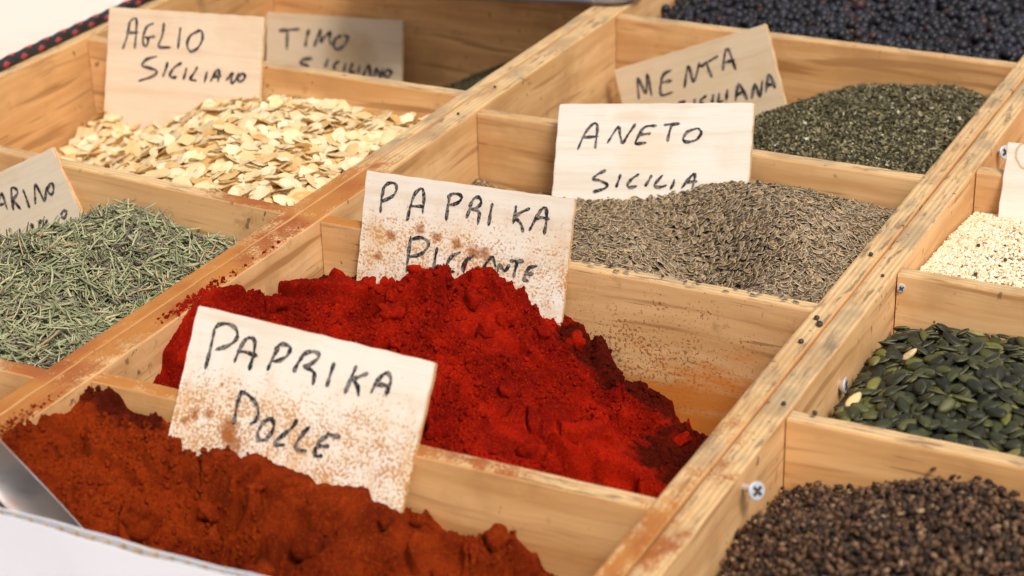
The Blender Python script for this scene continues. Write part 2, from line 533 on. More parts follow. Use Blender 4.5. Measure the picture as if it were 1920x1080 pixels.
# ------------------------------------------------------------------ handwriting: pen strokes on each card, in tenths of a millimetre from its top left corner
LETTERS = {
 'dolce': [[[(119, -86),(121, -194),(118, -277)], [(119, -86),(140, -63),(186, -51),(228, -63),(247, -92),(238, -122),(203, -153),(150, -180)], [(263, -214),(277, -142),(302, -94),(339, -93),(353, -144),(350, -232)], [(266, -162),(313, -157),(374, -162)], [(475, -99),(457, -149),(444, -212)], [(457, -112),(482, -84),(518, -81),(535, -95),(526, -129),(495, -155),(462, -168)], [(606, -112),(590, -152),(580, -191)], [(595, -128),(618, -96),(656, -80),(685, -86),(684, -109),(655, -138),(623, -154)], [(623, -154),(667, -163),(688, -181),(691, -226)], [(773, -108),(767, -164),(763, -217)], [(887, -97),(874, -159),(861, -227)], [(951, -116),(911, -141),(880, -162)], [(884, -158),(917, -185),(930, -223)], [(989, -196),(1007, -138),(1033, -101),(1054, -96),(1072, -124),(1064, -188)], [(997, -158),(1036, -150),(1076, -150)]], [[(335, -338),(330, -399),(333, -459),(333, -491)], [(330, -339),(374, -343),(425, -373),(448, -409),(445, -447),(420, -471)], [(528, -414),(488, -446),(469, -497),(483, -526),(518, -518),(543, -471),(538, -435),(512, -418)], [(653, -395),(643, -429),(611, -469),(574, -509),(574, -528),(620, -521)], [(727, -410),(697, -453),(678, -503),(689, -523),(736, -522)], [(819, -423),(887, -423)], [(826, -428),(793, -463),(779, -507),(791, -531),(820, -523)], [(789, -486),(843, -474)]]],
 'picc': [[[(119, -73),(112, -145),(113, -216)], [(112, -85),(145, -52),(181, -47),(198, -69),(182, -114),(113, -158)], [(282, -237),(292, -165),(314, -87),(353, -55),(370, -101),(371, -188)], [(291, -157),(369, -150)], [(524, -82),(519, -136),(518, -206)], [(513, -83),(540, -60),(582, -58),(596, -78),(569, -108),(523, -123)], [(662, -91),(650, -135),(636, -177)], [(647, -114),(672, -68),(700, -59),(715, -84),(695, -113),(661, -128)], [(667, -128),(709, -138),(708, -203)], [(782, -81),(776, -135),(773, -199)], [(921, -76),(921, -116),(916, -170)], [(1001, -79),(952, -107),(920, -137)], [(920, -137),(958, -164),(978, -206)], [(1014, -194),(1041, -132),(1074, -70),(1098, -72),(1105, -134),(1101, -200)], [(1035, -131),(1074, -117),(1120, -119)]], [[(315, -320),(311, -413),(310, -517)], [(323, -335),(376, -319),(420, -333),(424, -365),(386, -408),(316, -434)], [(481, -362),(475, -423),(473, -480)], [(622, -365),(572, -398),(549, -445),(562, -475),(599, -476)], [(706, -369),(662, -407),(643, -442),(657, -462)], [(762, -447),(791, -389),(818, -369),(841, -414)], [(855, -439),(863, -401),(895, -428),(920, -392)], [(923, -369),(998, -362)], [(964, -365),(957, -409),(951, -452)], [(1081, -375),(1037, -392),(1018, -432),(1015, -459),(1039, -461)], [(1017, -427),(1063, -420)]]],
 'aneto': [[[(151, -283),(192, -182),(242, -124),(269, -138),(269, -210),(266, -275)], [(171, -210),(280, -203)], [(345, -242),(406, -146),(425, -196),(445, -241),(478, -189),(519, -127)], [(656, -136),(581, -146),(541, -210),(533, -246),(597, -241)], [(547, -193),(622, -184)], [(706, -132),(805, -125)], [(756, -127),(743, -181),(736, -231)], [(919, -153),(861, -174),(835, -216),(859, -235),(917, -223),(948, -181),(927, -153)]], [[(349, -411),(302, -433),(271, -463),(318, -475),(366, -499),(348, -523),(278, -545)], [(448, -437),(438, -474),(426, -513)], [(567, -433),(525, -461),(499, -497),(516, -513),(560, -505)], [(651, -439),(634, -472),(615, -504)], [(721, -438),(692, -471),(675, -501),(708, -510),(751, -498)], [(799, -464),(793, -494),(778, -521)], [(850, -513),(887, -463),(918, -429),(929, -445),(919, -508)], [(869, -477),(944, -472)]]],
 'aglio': [[[(136, -286),(169, -191),(187, -93),(236, -74),(242, -159),(236, -276)], [(159, -171),(259, -165)], [(383, -93),(331, -120),(302, -190),(310, -244),(339, -249),(347, -194)], [(319, -196),(401, -184)], [(472, -88),(461, -173),(438, -250),(537, -251)], [(609, -110),(603, -179),(598, -254)], [(764, -122),(694, -160),(671, -222),(701, -268),(756, -244),(793, -181),(784, -127),(748, -123)]], [[(426, -319),(345, -345),(306, -389),(374, -405),(433, -421),(402, -458),(285, -500)], [(519, -354),(506, -403),(485, -456)], [(634, -351),(579, -385),(544, -435),(559, -457),(599, -451)], [(677, -385),(668, -426),(657, -464)], [(765, -372),(736, -422),(714, -457),(763, -465)], [(848, -397),(839, -435),(831, -470)], [(881, -462),(912, -403),(939, -377),(947, -401),(940, -462)], [(898, -429),(962, -420)], [(1004, -448),(1056, -394),(1046, -442),(1063, -461),(1097, -411),(1103, -391)], [(1127, -392),(1098, -425),(1115, -446),(1150, -428),(1151, -398),(1127, -389)]]],
 'timo': [[[(122, -140),(311, -118)], [(200, -128),(197, -206),(196, -285)], [(399, -117),(381, -180),(368, -251)], [(450, -247),(494, -135),(508, -126),(510, -204),(540, -171),(594, -129),(589, -192),(614, -221)], [(694, -147),(640, -181),(632, -236),(668, -257),(731, -215),(757, -159),(721, -142)]], [[(433, -342),(351, -355),(329, -387),(397, -407),(380, -455),(306, -475)], [(579, -340),(553, -405)], [(679, -350),(634, -384),(644, -414)], [(742, -361),(726, -425)], [(805, -357),(780, -421),(825, -426)], [(869, -377),(857, -432)], [(897, -468),(949, -364),(972, -455)], [(1004, -446),(1024, -382),(1057, -442),(1077, -379)], [(1118, -384),(1092, -424),(1128, -445),(1154, -405),(1118, -384)]]],
 'menta': [[[(144, -252),(175, -107),(210, -226),(255, -102),(251, -254)], [(453, -120),(381, -135),(336, -208),(330, -270),(420, -271)], [(348, -185),(436, -191)], [(518, -263),(588, -126),(600, -242),(679, -125)], [(680, -154),(827, -118)], [(733, -134),(735, -193),(745, -246)], [(840, -221),(889, -109),(919, -101),(929, -178),(936, -241)], [(861, -176),(945, -174)]], [[(500, -359),(443, -362),(470, -402),(407, -420)], [(576, -362),(554, -406)], [(670, -360),(618, -381),(632, -418)], [(725, -366),(701, -418)], [(771, -369),(751, -422),(784, -426)], [(838, -362),(810, -429)], [(880, -447),(922, -358),(942, -355),(968, -461)], [(899, -410),(966, -402)], [(1004, -462),(1052, -375),(1068, -462),(1113, -366)], [(1117, -449),(1161, -354),(1180, -351),(1193, -436)], [(1138, -405),(1200, -410)], [(983, -655),(1004, -618),(1026, -619),(1035, -651)]]],
 'rosm': [[[(643, -219),(756, -127),(767, -137),(754, -227)], [(700, -180),(756, -186)], [(797, -242),(848, -124),(881, -132),(882, -158),(846, -178),(824, -177),(851, -256)], [(931, -156),(926, -213),(918, -271)], [(972, -264),(1030, -158),(1042, -214),(1046, -267),(1107, -198)], [(1139, -190),(1103, -216),(1110, -251),(1141, -236),(1156, -199),(1135, -189)]], [[(621, -346),(619, -379)], [(711, -337),(694, -411)], [(782, -362),(758, -426),(785, -430)], [(827, -430),(882, -363),(872, -425)], [(909, -419),(955, -369),(967, -406),(1006, -380)], [(1119, -386),(1148, -370),(1167, -383),(1138, -410),(1114, -401)]]],
}

# ------------------------------------------------------------------ the table
TABLE_Z = -0.112
CLOTH = mat_plain('table_cover', (0.74, 0.64, 0.55), 0.6, n_scale=5.0, c2=(0.68, 0.55, 0.45), amt=0.6)
bm = bmesh.new()
bmesh.ops.create_grid(bm, x_segments=40, y_segments=40, size=2.0)
for v in bm.verts:
    v.co.z += 0.0015 * math.sin(v.co.x * 3.1) * math.cos(v.co.y * 2.3)
tbl = link('table_surface', bm_mesh(bm, 'table_surface', True), CLOTH)
tbl.location = (0.1, 0.2, TABLE_Z - 0.0016)
tag(tbl, kind='structure')

# ------------------------------------------------------------------ trays
def board_mesh(lx, ly, lz, seed, jit=0.00035):
    """a sawn plywood strip: bevelled, edges a little worn. origin at the middle"""
    bm = bmesh.new()
    bmesh.ops.create_cube(bm, size=1.0)
    for v in bm.verts:
        v.co.x *= lx; v.co.y *= ly; v.co.z *= lz
    n = max(2, int(lx / 0.012))
    xe = [e for e in bm.edges if abs(e.verts[0].co.x - e.verts[1].co.x) > lx * 0.5]
    bmesh.ops.bevel(bm, geom=xe, offset=min(0.0011, ly * 0.15), segments=2, affect='EDGES', profile=0.6)
    xe = [e for e in bm.edges if abs(e.verts[0].co.x - e.verts[1].co.x) > lx * 0.5]
    bmesh.ops.subdivide_edges(bm, edges=xe, cuts=n, use_grid_fill=True)
    for v in bm.verts:
        if abs(v.co.x) < lx * 0.499 and v.co.z > lz * 0.3:
            a = v.co.x * 130 + seed * 7.7
            s = 1 if v.co.y > 0 else -1
            k = math.sin(a) * 0.5 + math.sin(a * 2.7 + s) * 0.4 + math.sin(a * 6.1 + 2 * s) * 0.4
            v.co.z += jit * k * 0.5
            v.co.y += -s * jit * abs(k) * (0.7 if abs(v.co.z) > lz * 0.48 else 0.2)
    return bm_mesh(bm, 'board')

_bs = [0]
def board(name, p0, p1, thick, z0, z1, parent, mat):
    """an upright board from p0 to p1 (centre line, plan view)"""
    _bs[0] += 1
    d = Vector((p1[0] - p0[0], p1[1] - p0[1], 0))
    o = link(name, board_mesh(d.length, thick, z1 - z0, _bs[0]), mat, parent)
    o.location = ((p0[0] + p1[0]) / 2, (p0[1] + p1[1]) / 2, (z0 + z1) / 2)
    o.rotation_euler = (0, 0, math.atan2(d.y, d.x))
    return o

def tray(label, xl0, xl1, xr0, xr1, y0, y1, divs, mat_left, end_t=0.010):
    """xl0..xl1 left wall, xr0..xr1 right wall; divs: (y at left end, y at right end) of each near face"""
    t = empty('wooden_tray', ((xl0 + xr1) / 2, (y0 + y1) / 2, TABLE_Z))
    tag(t, label, 'tray', 'divided plywood trays side by side')
    zb = -0.105
    def part(name, a, b, th, z0, z1, m):
        o = board(name, a, b, th, z0, z1, None, m)
        o.parent = t
        o.matrix_parent_inverse = Matrix.Translation(-Vector(t.location))
        return o
    g = 0.0006
    part('side_panel', ((xl0 + xl1) / 2, y0), ((xl0 + xl1) / 2, y1), xl1 - xl0, zb, 0.0, mat_left)
    part('side_panel', ((xr0 + xr1) / 2, y0), ((xr0 + xr1) / 2, y1), xr1 - xr0, zb, 0.0, WOOD)
    part('end_panel', (xl1 + g, y0 + end_t / 2), (xr0 - g, y0 + end_t / 2), end_t, zb, -0.0012, WOOD)
    part('end_panel', (xl1 + g, y1 - end_t / 2), (xr0 - g, y1 - end_t / 2), end_t, zb, -0.0012, WOOD)
    for ya, yb, m in divs:
        part('divider', (xl1 + g, ya + 0.005), (xr0 - g, yb + 0.005), 0.010, -0.0985, -0.0014, m)
    bm = bmesh.new()
    bmesh.ops.create_cube(bm, size=1.0)
    for v in bm.verts:
        v.co.x *= xr0 - xl1 - 0.001; v.co.y *= y1 - y0 - 2 * end_t - 0.001; v.co.z *= 0.005
    b = link('bottom_panel', bm_mesh(bm, 'bottom_panel'), WOOD, t)
    b.matrix_parent_inverse = Matrix.Translation(-Vector(t.location))
    b.location = ((xl1 + xr0) / 2, (y0 + y1) / 2, -0.1015)
    return t

TL_ = tray('plywood tray edged with a black and red cord, holding garlic, thyme and rosemary',
           -0.3225, -0.310, -0.0095, -0.0004, -0.331, 0.4685,
           [(-0.2185, -0.2185, WOOD), (0.0205, 0.0020, WOOD), (0.2185, 0.2165, WOOD)], WOOD_ORANGE)
TM_ = tray('plywood tray holding both red paprika heaps, dill, mint and juniper berries',
           0.0006, 0.0153, 0.3032, 0.3143, -0.331, 0.700,
           [(-0.2098, -0.2098, WOOD), (0.0, 0.0, WOOD), (0.1905, 0.1905, WOOD), (0.4092, 0.4092, WOOD)], WOOD)
TR_ = tray('plywood tray with protruding screws, holding sesame, pumpkin seeds and brown seeds',
           0.3156, 0.3282, 0.6200, 0.6310, -0.331, 0.700,
           [(-0.1125, -0.1125, WOOD), (0.0592, 0.0592, WOOD), (0.2160, 0.2160, WOOD), (0.4300, 0.4300, WOOD)], WOOD)

# ------------------------------------------------------------------ screws
STEEL = mat_plain('zinc_screw', (0.66, 0.67, 0.70), 0.42, 0.45, 400.0, amt=0.3)
SLOT = mat_plain('screw_recess', (0.05, 0.04, 0.035), 0.7, 0.0)
def screw(loc, direction, stick, tray_o, head_r=0.0042):
    """countersunk cross-head screw standing out of the wall by stick"""
    bm = bmesh.new()
    prof = [(0.0, -0.012), (0.0017, -0.012), (0.0017, stick - 0.0032), (head_r, stick - 0.0005), (head_r, stick), (head_r * 0.93, stick + 0.0003), (0.0, stick + 0.00035)]
    n = 24
    rings = []
    for r, z in prof:
        rings.append([bm.verts.new((r * math.cos(2 * math.pi * i / n), r * math.sin(2 * math.pi * i / n), z)) for i in range(n)] if r > 0 else [bm.verts.new((0, 0, z))])
    for a, b in zip(rings[:-1], rings[1:]):
        for i in range(n):
            j = (i + 1) % n
            if len(a) == 1: bm.faces.new((a[0], b[j], b[i]))
            elif len(b) == 1: bm.faces.new((a[i], a[j], b[0]))
            else: bm.faces.new((a[i], a[j], b[j], b[i]))
    sm_ = bm_mesh(bm, 'screw', True)
    sm_.set_sharp_from_angle(angle=R(35))
    o = link('screw', sm_, STEEL, tray_o)
    o.matrix_parent_inverse = Matrix.Translation(-Vector(tray_o.location))
    o.location = loc
    o.rotation_euler = Vector(direction).to_track_quat('Z', 'Y').to_euler()
    bm = bmesh.new()
    for k in range(2):
        q = bmesh.ops.create_cube(bm, size=1.0)
        for v in q['verts']:
            x, y, z = v.co
            v.co = (x * head_r * 1.25, y * head_r * 0.36, z * 0.0005)
            if k: v.co = (-v.co.y, v.co.x, v.co.z + 0.00003)
    s = link('cross_slot', bm_mesh(bm, 'cross_slot'), SLOT, o)
    s.location = (0, 0, stick + 0.0004)
    s.rotation_euler = (0, 0, 0.6)
    return o
screw((0.3282, -0.1655, -0.0085), (1, -0.65, 0.35), 0.010, TR_)
screw((0.3282, 0.271, -0.0085), (1, -0.7, 0.30), 0.006, TR_)
screw((0.3282, -0.032, -0.0225), (1, 0.1, 0.05), 0.003, TR_)
screw((0.331, 0.0592, -0.0085), (0.4, -1, 0.0), 0.001, TR_, 0.0022)

# ------------------------------------------------------------------ name cards
def card_basis(yaw, lean, roll):
    yaw, lean, roll = R(yaw), R(lean), R(roll)
    u = Vector((math.cos(yaw), math.sin(yaw), 0)); nb = Vector((-math.sin(yaw), math.cos(yaw), 0))
    v = math.cos(lean) * Vector((0, 0, 1)) + math.sin(lean) * nb
    c, s = math.cos(roll), math.sin(roll)
    return c * u + s * v, -s * u + c * v, u.cross(v)

def stroke(bm, pts, w, zoff, seed):
    P = [Vector((x * 1e-4, y * 1e-4)) for x, y in pts]
    if len(P) == 2: P = [P[0], (P[0] + P[1]) / 2, P[1]]
    Q = [2 * P[0] - P[1]] + P + [2 * P[-1] - P[-2]]
    C = []
    for i in range(1, len(Q) - 2):
        a, b, c, d = Q[i - 1], Q[i], Q[i + 1], Q[i + 2]
        for k in range(7):
            s = k / 7
            C.append(0.5 * ((2 * b) + (c - a) * s + (2 * a - 5 * b + 4 * c - d) * s * s + (3 * b - a - 3 * c + d) * s ** 3))
    C.append(P[-1])
    rr = random.Random(seed)
    ph = rr.random() * 6
    L, Rr = [], []
    n = len(C)
    for i, q in enumerate(C):
        t = (C[min(i + 1, n - 1)] - C[max(i - 1, 0)])
        if t.length < 1e-9: t = Vector((1, 0))
        t.normalize()
        nrm = Vector((-t.y, t.x))
        h = w * 0.50 * (1 + 0.26 * math.sin(i * 0.5 + ph) + 0.10 * math.sin(i * 1.7 + ph * 2))
        e = min(i, n - 1 - i)
        if e == 0: h *= 0.62
        h1, h2 = h * (1 + rr.uniform(-0.07, 0.07)), h * (1 + rr.uniform(-0.07, 0.07))
        L.append(bm.verts.new((*(q + nrm * h1), zoff)))
        Rr.append(bm.verts.new((*(q - nrm * h2), zoff)))
    for i in range(n - 1):
        bm.faces.new((Rr[i], Rr[i + 1], L[i + 1], L[i]))
    for end, s in ((0, -1), (n - 1, 1)):      # rounded ends
        t = (C[end] - C[end - s]); t = t.normalized() if t.length > 1e-9 else Vector((1, 0))
        tip = bm.verts.new((*(C[end] + t * w * 0.30), zoff))
        bm.faces.new((Rr[end], tip, L[end]) if s > 0 else (L[end], tip, Rr[end]))

def card(key, pose, size, mat, label, words, ink_w=0.0017, thick=0.0034):
    u, v, n = card_basis(*pose[:3])
    w, h = size
    bm = bmesh.new()
    bmesh.ops.create_cube(bm, size=1.0)
    for q in bm.verts:
        q.co = ((q.co.x + 0.5) * w, (q.co.y - 0.5) * h, (q.co.z - 0.5) * thick)
    bmesh.ops.bevel(bm, geom=list(bm.edges), offset=0.0004, segments=2, affect='EDGES')
    ed = [e for e in bm.edges if e.calc_length() > 0.05]
    bmesh.ops.subdivide_edges(bm, edges=ed, cuts=14, use_grid_fill=True)
    rr = random.Random(key)
    for q in bm.verts:
        q.co.x += 0.00025 * math.sin(q.co.y * 400 + len(key)) * (1 if q.co.x > w / 2 else -1)
        q.co.y += 0.00022 * math.sin(q.co.x * 350 + len(key) * 2)
    o = link('name_card', bm_mesh(bm, 'name_card'), mat)
    M = Matrix((u, v, n)).transposed().to_4x4()
    o.matrix_world = Matrix.Translation(Vector(pose[3])) @ M
    tag(o, label, 'sign', 'handwritten plywood name cards')
    k = 0
    for line, word in zip(LETTERS.get(key, []), words):
        bm = bmesh.new()
        for s in line:
            k += 1
            stroke(bm, s, ink_w, 0.00012 + 0.00002 * k, k + len(key) * 50)
        l = link('lettering', bm_mesh(bm, 'lettering'), INK, o)
        l['label'] = word
    return o

C_WHITE = (0.72, 0.645, 0.555)
C_BEIGE = (0.70, 0.54, 0.39)
C_DULL = (0.60, 0.47, 0.33)
card('dolce', (-0.1, 29.2, -1.6, (0.0663, -0.1886, 0.0384)), (0.1264, 0.112),
     mat_card('card_sweet', C_WHITE, (0.38, 0.130, 0.020), -0.004, 0.165,
              blots=[(0.0315, -0.0515, 0.0062), (0.0355, -0.0575, 0.0050), (0.030, -0.0545, 0.004), (0.0115, -0.049, 0.003), (0.019, -0.047, 0.0028), (0.0075, -0.053, 0.0025), (0.0225, -0.033, 0.0016)]),
     'pale wooden card reading PAPRIKA DOLCE, speckled with orange powder, in the brown paprika',
     ['black handwritten word PAPRIKA', 'black handwritten word DOLCE'], 0.0018)
card('picc', (0.6, 19.2, 1.2, (0.0419, 0.0089, 0.0298)), (0.1251, 0.095),
     mat_card('card_hot', C_WHITE, (0.38, 0.135, 0.022), 0.004, 0.150,
              blots=[(0.0365, -0.0275, 0.0036), (0.0475, -0.0305, 0.0033), (0.0195, -0.0335, 0.0032), (0.0595, -0.0325, 0.0036), (0.0705, -0.0355, 0.0045), (0.077, -0.0365, 0.0045), (0.0125, -0.046, 0.003), (0.094, -0.0515, 0.003)]),
     'pale wooden card reading PAPRIKA PICCANTE, dusted with powder, in the bright red paprika',
     ['black handwritten word PAPRIKA', 'black handwritten word PICCANTE'], 0.0017)
card('aneto', (-2.7, 29.5, 8.9, (0.0761, 0.1848, 0.0152)), (0.1263, 0.092),
     mat_card('card_dill', C_WHITE, stains=[((0.06, -0.03), (0.028, 0.022), 0.35, (0.66, 0.47, 0.27)), ((0.05, -0.008), (0.02, 0.006), 0.4, (0.62, 0.45, 0.27))]),
     'clean pale wooden card reading ANETO SICILIA, stuck in the dill seeds',
     ['black handwritten word ANETO', 'black handwritten word SICILIA'], 0.0017)
card('aglio', (0.3, 19.3, 3.3, (-0.2916, 0.224, 0.023)), (0.1276, 0.094),
     mat_card('card_garlic', C_BEIGE), 'beige wooden card reading AGLIO SICILIANO, stuck in the garlic flakes',
     ['dark handwritten word AGLIO', 'dark handwritten word SICILIANO'], 0.0019)
card('timo', (0, 13.9, 3.5, (-0.302, 0.436, -0.043)), (0.1245, 0.058),
     mat_card('card_thyme', C_DULL, stains=[((0.08, -0.03), (0.035, 0.03), 0.5, (0.40, 0.26, 0.12))]), 'dull brown wooden card reading TIMO SICILIANO, against the tray end',
     ['dark handwritten word TIMO', 'dark handwritten word SICILIANO'], 0.0026)
card('menta', (-6.5, 13.7, 23.7, (0.0242, 0.3851, -0.0326)), (0.1234, 0.066),
     mat_card('card_mint', (0.62, 0.47, 0.31)), 'tilted tan wooden card reading MENTA SICILIANA, beside the mint heap',
     ['dark handwritten word MENTA', 'dark handwritten word SICILIANA'], 0.0021)
card('rosm', (2.4, 8.0, 27.3, (-0.2901, -0.0007, -0.0483)), (0.126, 0.053),
     mat_card('card_rosemary', (0.66, 0.55, 0.42)), 'tilted greyish wooden card ending in ARINO, stuck in the rosemary needles',
     ['dark handwritten end of a word, ARINO', 'dark handwritten end of a second word'], 0.0017)
card('ses', (-0.1, 23.7, 2.0, (0.344, 0.2222, 0.017)), (0.126, 0.075),
     mat_card('card_sesame', C_WHITE, ring=(0.022, -0.006, 0.016, 0.011)), 'pale wooden card with a brown ring stain, stuck in the sesame', [])

# ------------------------------------------------------------------ paprika powder
def powder_relief(seed, amp=1.0):
    def f(x, y):
        wx = x + 0.010 * vnoise(x * 70, y * 70, seed + 5)
        wy = y + 0.010 * vnoise(x * 70 + 9, y * 70, seed + 6)
        a = fbm(x, y, 26, 2, seed) * 0.007
        # crumbly where the powder was dug, smooth where it slid
        crumb = np.clip(2.6 * (fbm(x, y, 20, 2, seed + 41) + 0.06), 0.0, 1.0)
        r = fbm(wx, wy, 60, 3, seed + 11, ridge=True) * 0.0050
        c = np.maximum(fbm(wx, wy, 170, 3, seed + 21, 0.55), -0.12) * 0.0046
        d = fbm(x, y, 600, 2, seed + 31, 0.7) * 0.0010
        # slump cracks
        q = fbm(wx, wy, 30, 2, seed + 51)
        k = -0.0070 * np.exp(-(q / 0.010) ** 2) * np.clip(vnoise(x * 28, y * 28, seed + 61) * 6 + 0.8, 0, 1)
        # scarps where the packed powder broke away
        q1 = fbm(wx, wy, 22, 2, seed + 71)
        q2 = fbm(wx, wy, 38, 2, seed + 81)
        sc = 0.0042 * np.tanh((q1 - 0.08) / 0.030) + 0.0026 * np.tanh((q2 + 0.10) / 0.022)
        return amp * (a + (r + c) * (0.10 + 0.9 * crumb) + d + k + sc)
    return f
S_PIC = Surf([(.0155, 0, -.034), (.036, 0, -.032), (.166, 0, -.030), (.185, 0, -.049), (.206, 0, -.068), (.234, 0, -.080), (.26, 0, -.090), (.303, 0, -.094),
              (.0155, -.045, -.020), (.0155, -.102, .001), (.0155, -.125, 0), (.0155, -.146, -.010), (.0155, -.159, -.023), (.0155, -.2, -.045),
              (.044, -.014, -.031), (.074, -.013, -.028), (.096, -.010, -.015), (.117, -.010, -.008), (.137, -.010, -.013), (.154, -.012, -.023), (.166, -.016, -.030),
              (.118, -.035, -.014), (.06, -.06, -.014), (.10, -.09, -.016), (.15, -.08, -.022), (.19, -.06, -.042), (.20, -.11, -.042), (.245, -.10, -.064), (.28, -.10, -.077),
              (.05, -.13, -.014), (.09, -.15, -.022), (.14, -.15, -.032), (.20, -.16, -.050), (.228, -.183, -.068), (.26, -.17, -.068), (.303, -.06, -.090),
              (.06, -.2, -.040), (.1, -.2, -.034), (.15, -.2, -.042), (.20, -.2, -.056), (.27, -.2, -.072), (.303, -.2, -.076), (.303, -.13, -.080)], 2e-5, powder_relief(3, 1.2))
S_DOL = Surf([(.0155, -.21, -.011), (.0155, -.23, -.010), (.0155, -.262, .001), (.0155, -.276, -.001), (.0155, -.305, -.020),
              (.03, -.212, -.012), (.048, -.212, -.015), (.059, -.212, -.015), (.188, -.212, -.029), (.204, -.212, -.036), (.222, -.212, -.043), (.236, -.212, -.035), (.248, -.212, -.036), (.261, -.212, -.045), (.29, -.212, -.060),
              (.064, -.224, -.021), (.079, -.223, -.020), (.112, -.221, -.017), (.134, -.222, -.018), (.159, -.226, -.018), (.191, -.230, -.021), (.178, -.228, -.019),
              (.018, -.245, -.010), (.061, -.242, -.017), (.10, -.236, -.020), (.138, -.234, -.021), (.172, -.240, -.025), (.20, -.25, -.030), (.24, -.25, -.038), (.28, -.25, -.052),
              (.035, -.272, -.014), (.06, -.262, -.022), (.097, -.262, -.046), (.122, -.262, -.048), (.085, -.280, -.042), (.11, -.285, -.054), (.145, -.266, -.036), (.172, -.272, -.034), (.20, -.285, -.040),
              (.045, -.290, -.030), (.06, -.300, -.034), (.03, -.315, -.036), (.15, -.295, -.050), (.25, -.29, -.048), (.29, -.29, -.056),
              (.10, -.318, -.036), (.15, -.318, -.050), (.20, -.318, -.050), (.29, -.318, -.058)], 2e-5, powder_relief(19, 1.25))


S_DOL.carve = [((.108, -.249), (.030, .010), .013), ((.078, -.254), (.012, .008), .008), ((.150, -.250), (.016, .008), .009), ((.125, -.268), (.03, .010), .010), ((.055, -.262), (.010, .006), .005), ((.20, -.262), (.014, .008), .008)]
S_PIC.carve = [((.228, -.112), (.014, .020), .016), ((.208, -.075), (.008, .022), .006), ((.115, -.060), (.012, .008), .006), ((.155, -.110), (.010, .016), .006)]

def ico(sub):
    bm = bmesh.new()
    bmesh.ops.create_icosphere(bm, subdivisions=sub, radius=1.0)
    bm.verts.ensure_lookup_table()
    V = np.array([v.co[:] for v in bm.verts]); F = np.array([[v.index for v in f.verts] for f in bm.faces])
    bm.free()
    return V, F
ICO1, ICO2, ICO3 = ico(1), ico(2), ico(3)

def clod_shape(base, seed, k=0.30):
    V, F = base
    r = 1 + k * (vnoise(V[:, 0] * 1.7 + seed * 3.1, V[:, 1] * 1.7 + V[:, 2] * 1.3, seed) + vnoise(V[:, 2] * 1.9 - seed, V[:, 0] * 1.5 + V[:, 1], seed + 9)) * 1.5
    r += 0.16 * vnoise(V[:, 0] * 5 + seed, V[:, 1] * 5 + V[:, 2] * 4, seed + 3)
    return V * r[:, None] * np.array([1.0, 0.86, 0.74]), F

def rand_rot(n, r=rng):
    q = r.normal(size=(n, 4)); q /= np.linalg.norm(q, axis=1, keepdims=True)
    w, x, y, z = q.T
    return np.stack([np.stack([1 - 2 * (y * y + z * z), 2 * (x * y - z * w), 2 * (x * z + y * w)], -1),
                     np.stack([2 * (x * y + z * w), 1 - 2 * (x * x + z * z), 2 * (y * z - x * w)], -1),
                     np.stack([2 * (x * z - y * w), 2 * (y * z + x * w), 1 - 2 * (x * x + y * y)], -1)], 1)

def merge(parts):
    """parts: list of (V, F, attrs dict, material index) -> one mesh's arrays"""
    Vs, Fs, mi, off = [], [], [], 0
    keys = set().union(*[p[2].keys() for p in parts])
    at = {k: [] for k in keys}
    for V, F, a, m in parts:
        Vs.append(V); Fs.append(F + off); mi.append(np.full(len(F), m)); off += len(V)
        for k in keys:
            at[k].append(a.get(k, np.zeros(len(V))))
    return np.concatenate(Vs), Fs, {k: np.concatenate(v) for k, v in at.items()}, np.concatenate(mi)

def instances(tmpl, pos, rot, scale, rnd=None, attrs=None):
    V, F = tmpl
    n, m = len(pos), len(V)
    W = np.einsum('nij,nmj->nmi', rot, V[None] * (scale[:, None, :] if scale.ndim == 2 else scale[:, None, None])) + pos[:, None]
    FF = (F[None] + (np.arange(n) * m)[:, None, None]).reshape(-1, F.shape[1])
    a = {}
    if rnd is not None: a['rnd'] = np.repeat(rnd, m)
    for k, v in (attrs or {}).items(): a[k] = np.tile(v, n)
    return W.reshape(-1, 3), FF, a

def powder_heap(name, S, box, mat, label, old_and_shade_fn, seed, n_small, spill=(), seed_r=0):
    x0, x1, y0, y1 = box
    V, F = heap_grid(S, x0, x1, y0, y1, 0.00058)
    parts = [(V, F, {'old_and_shade': old_and_shade_fn(V)}, 0)]
    r = np.random.default_rng(seed)
    px, py = r.uniform(x0 + .003, x1 - .003, n_small), r.uniform(y0 + .003, y1 - .003, n_small)
    keep = fbm(px, py, 20, 2, seed_r + 41) + r.uniform(-0.16, 0.16, n_small) > 0.04
    px, py = px[keep], py[keep]
    n = len(px)
    sz = 0.0004 + 0.0017 * r.random(n) ** 6
    pz = S(px, py) + sz * 0.2
    pos = np.stack([px, py, pz], 1)
    rot = rand_rot(n, r)
    for k in range(3):
        s = slice(k, None, 3)
        W, FF, a = instances(clod_shape(ICO1, seed + k), pos[s], rot[s], sz[s])
        a['old_and_shade'] = old_and_shade_fn(W)
        parts.append((W, FF, a, 0))
    for (cx, cy, rad, m, z) in spill:        # grains spilt on the tray edge
        q = r.normal(size=(m, 2)) * np.array(rad) + np.array([cx, cy])
        szs = 0.0002 + 0.0009 * r.random(m) ** 3
        W, FF, a = instances(clod_shape(ICO1, seed + 7), np.column_stack([q, z + szs * 0.5]), rand_rot(m, r), szs)
        parts.append((W, FF, a, 0))
    V, Fs, at, mi = merge(parts)
    o = link(name, mesh_np(name, V, Fs, True, at, mi), mat)
    tag(o, label, 'spice', kind='stuff')
    return o

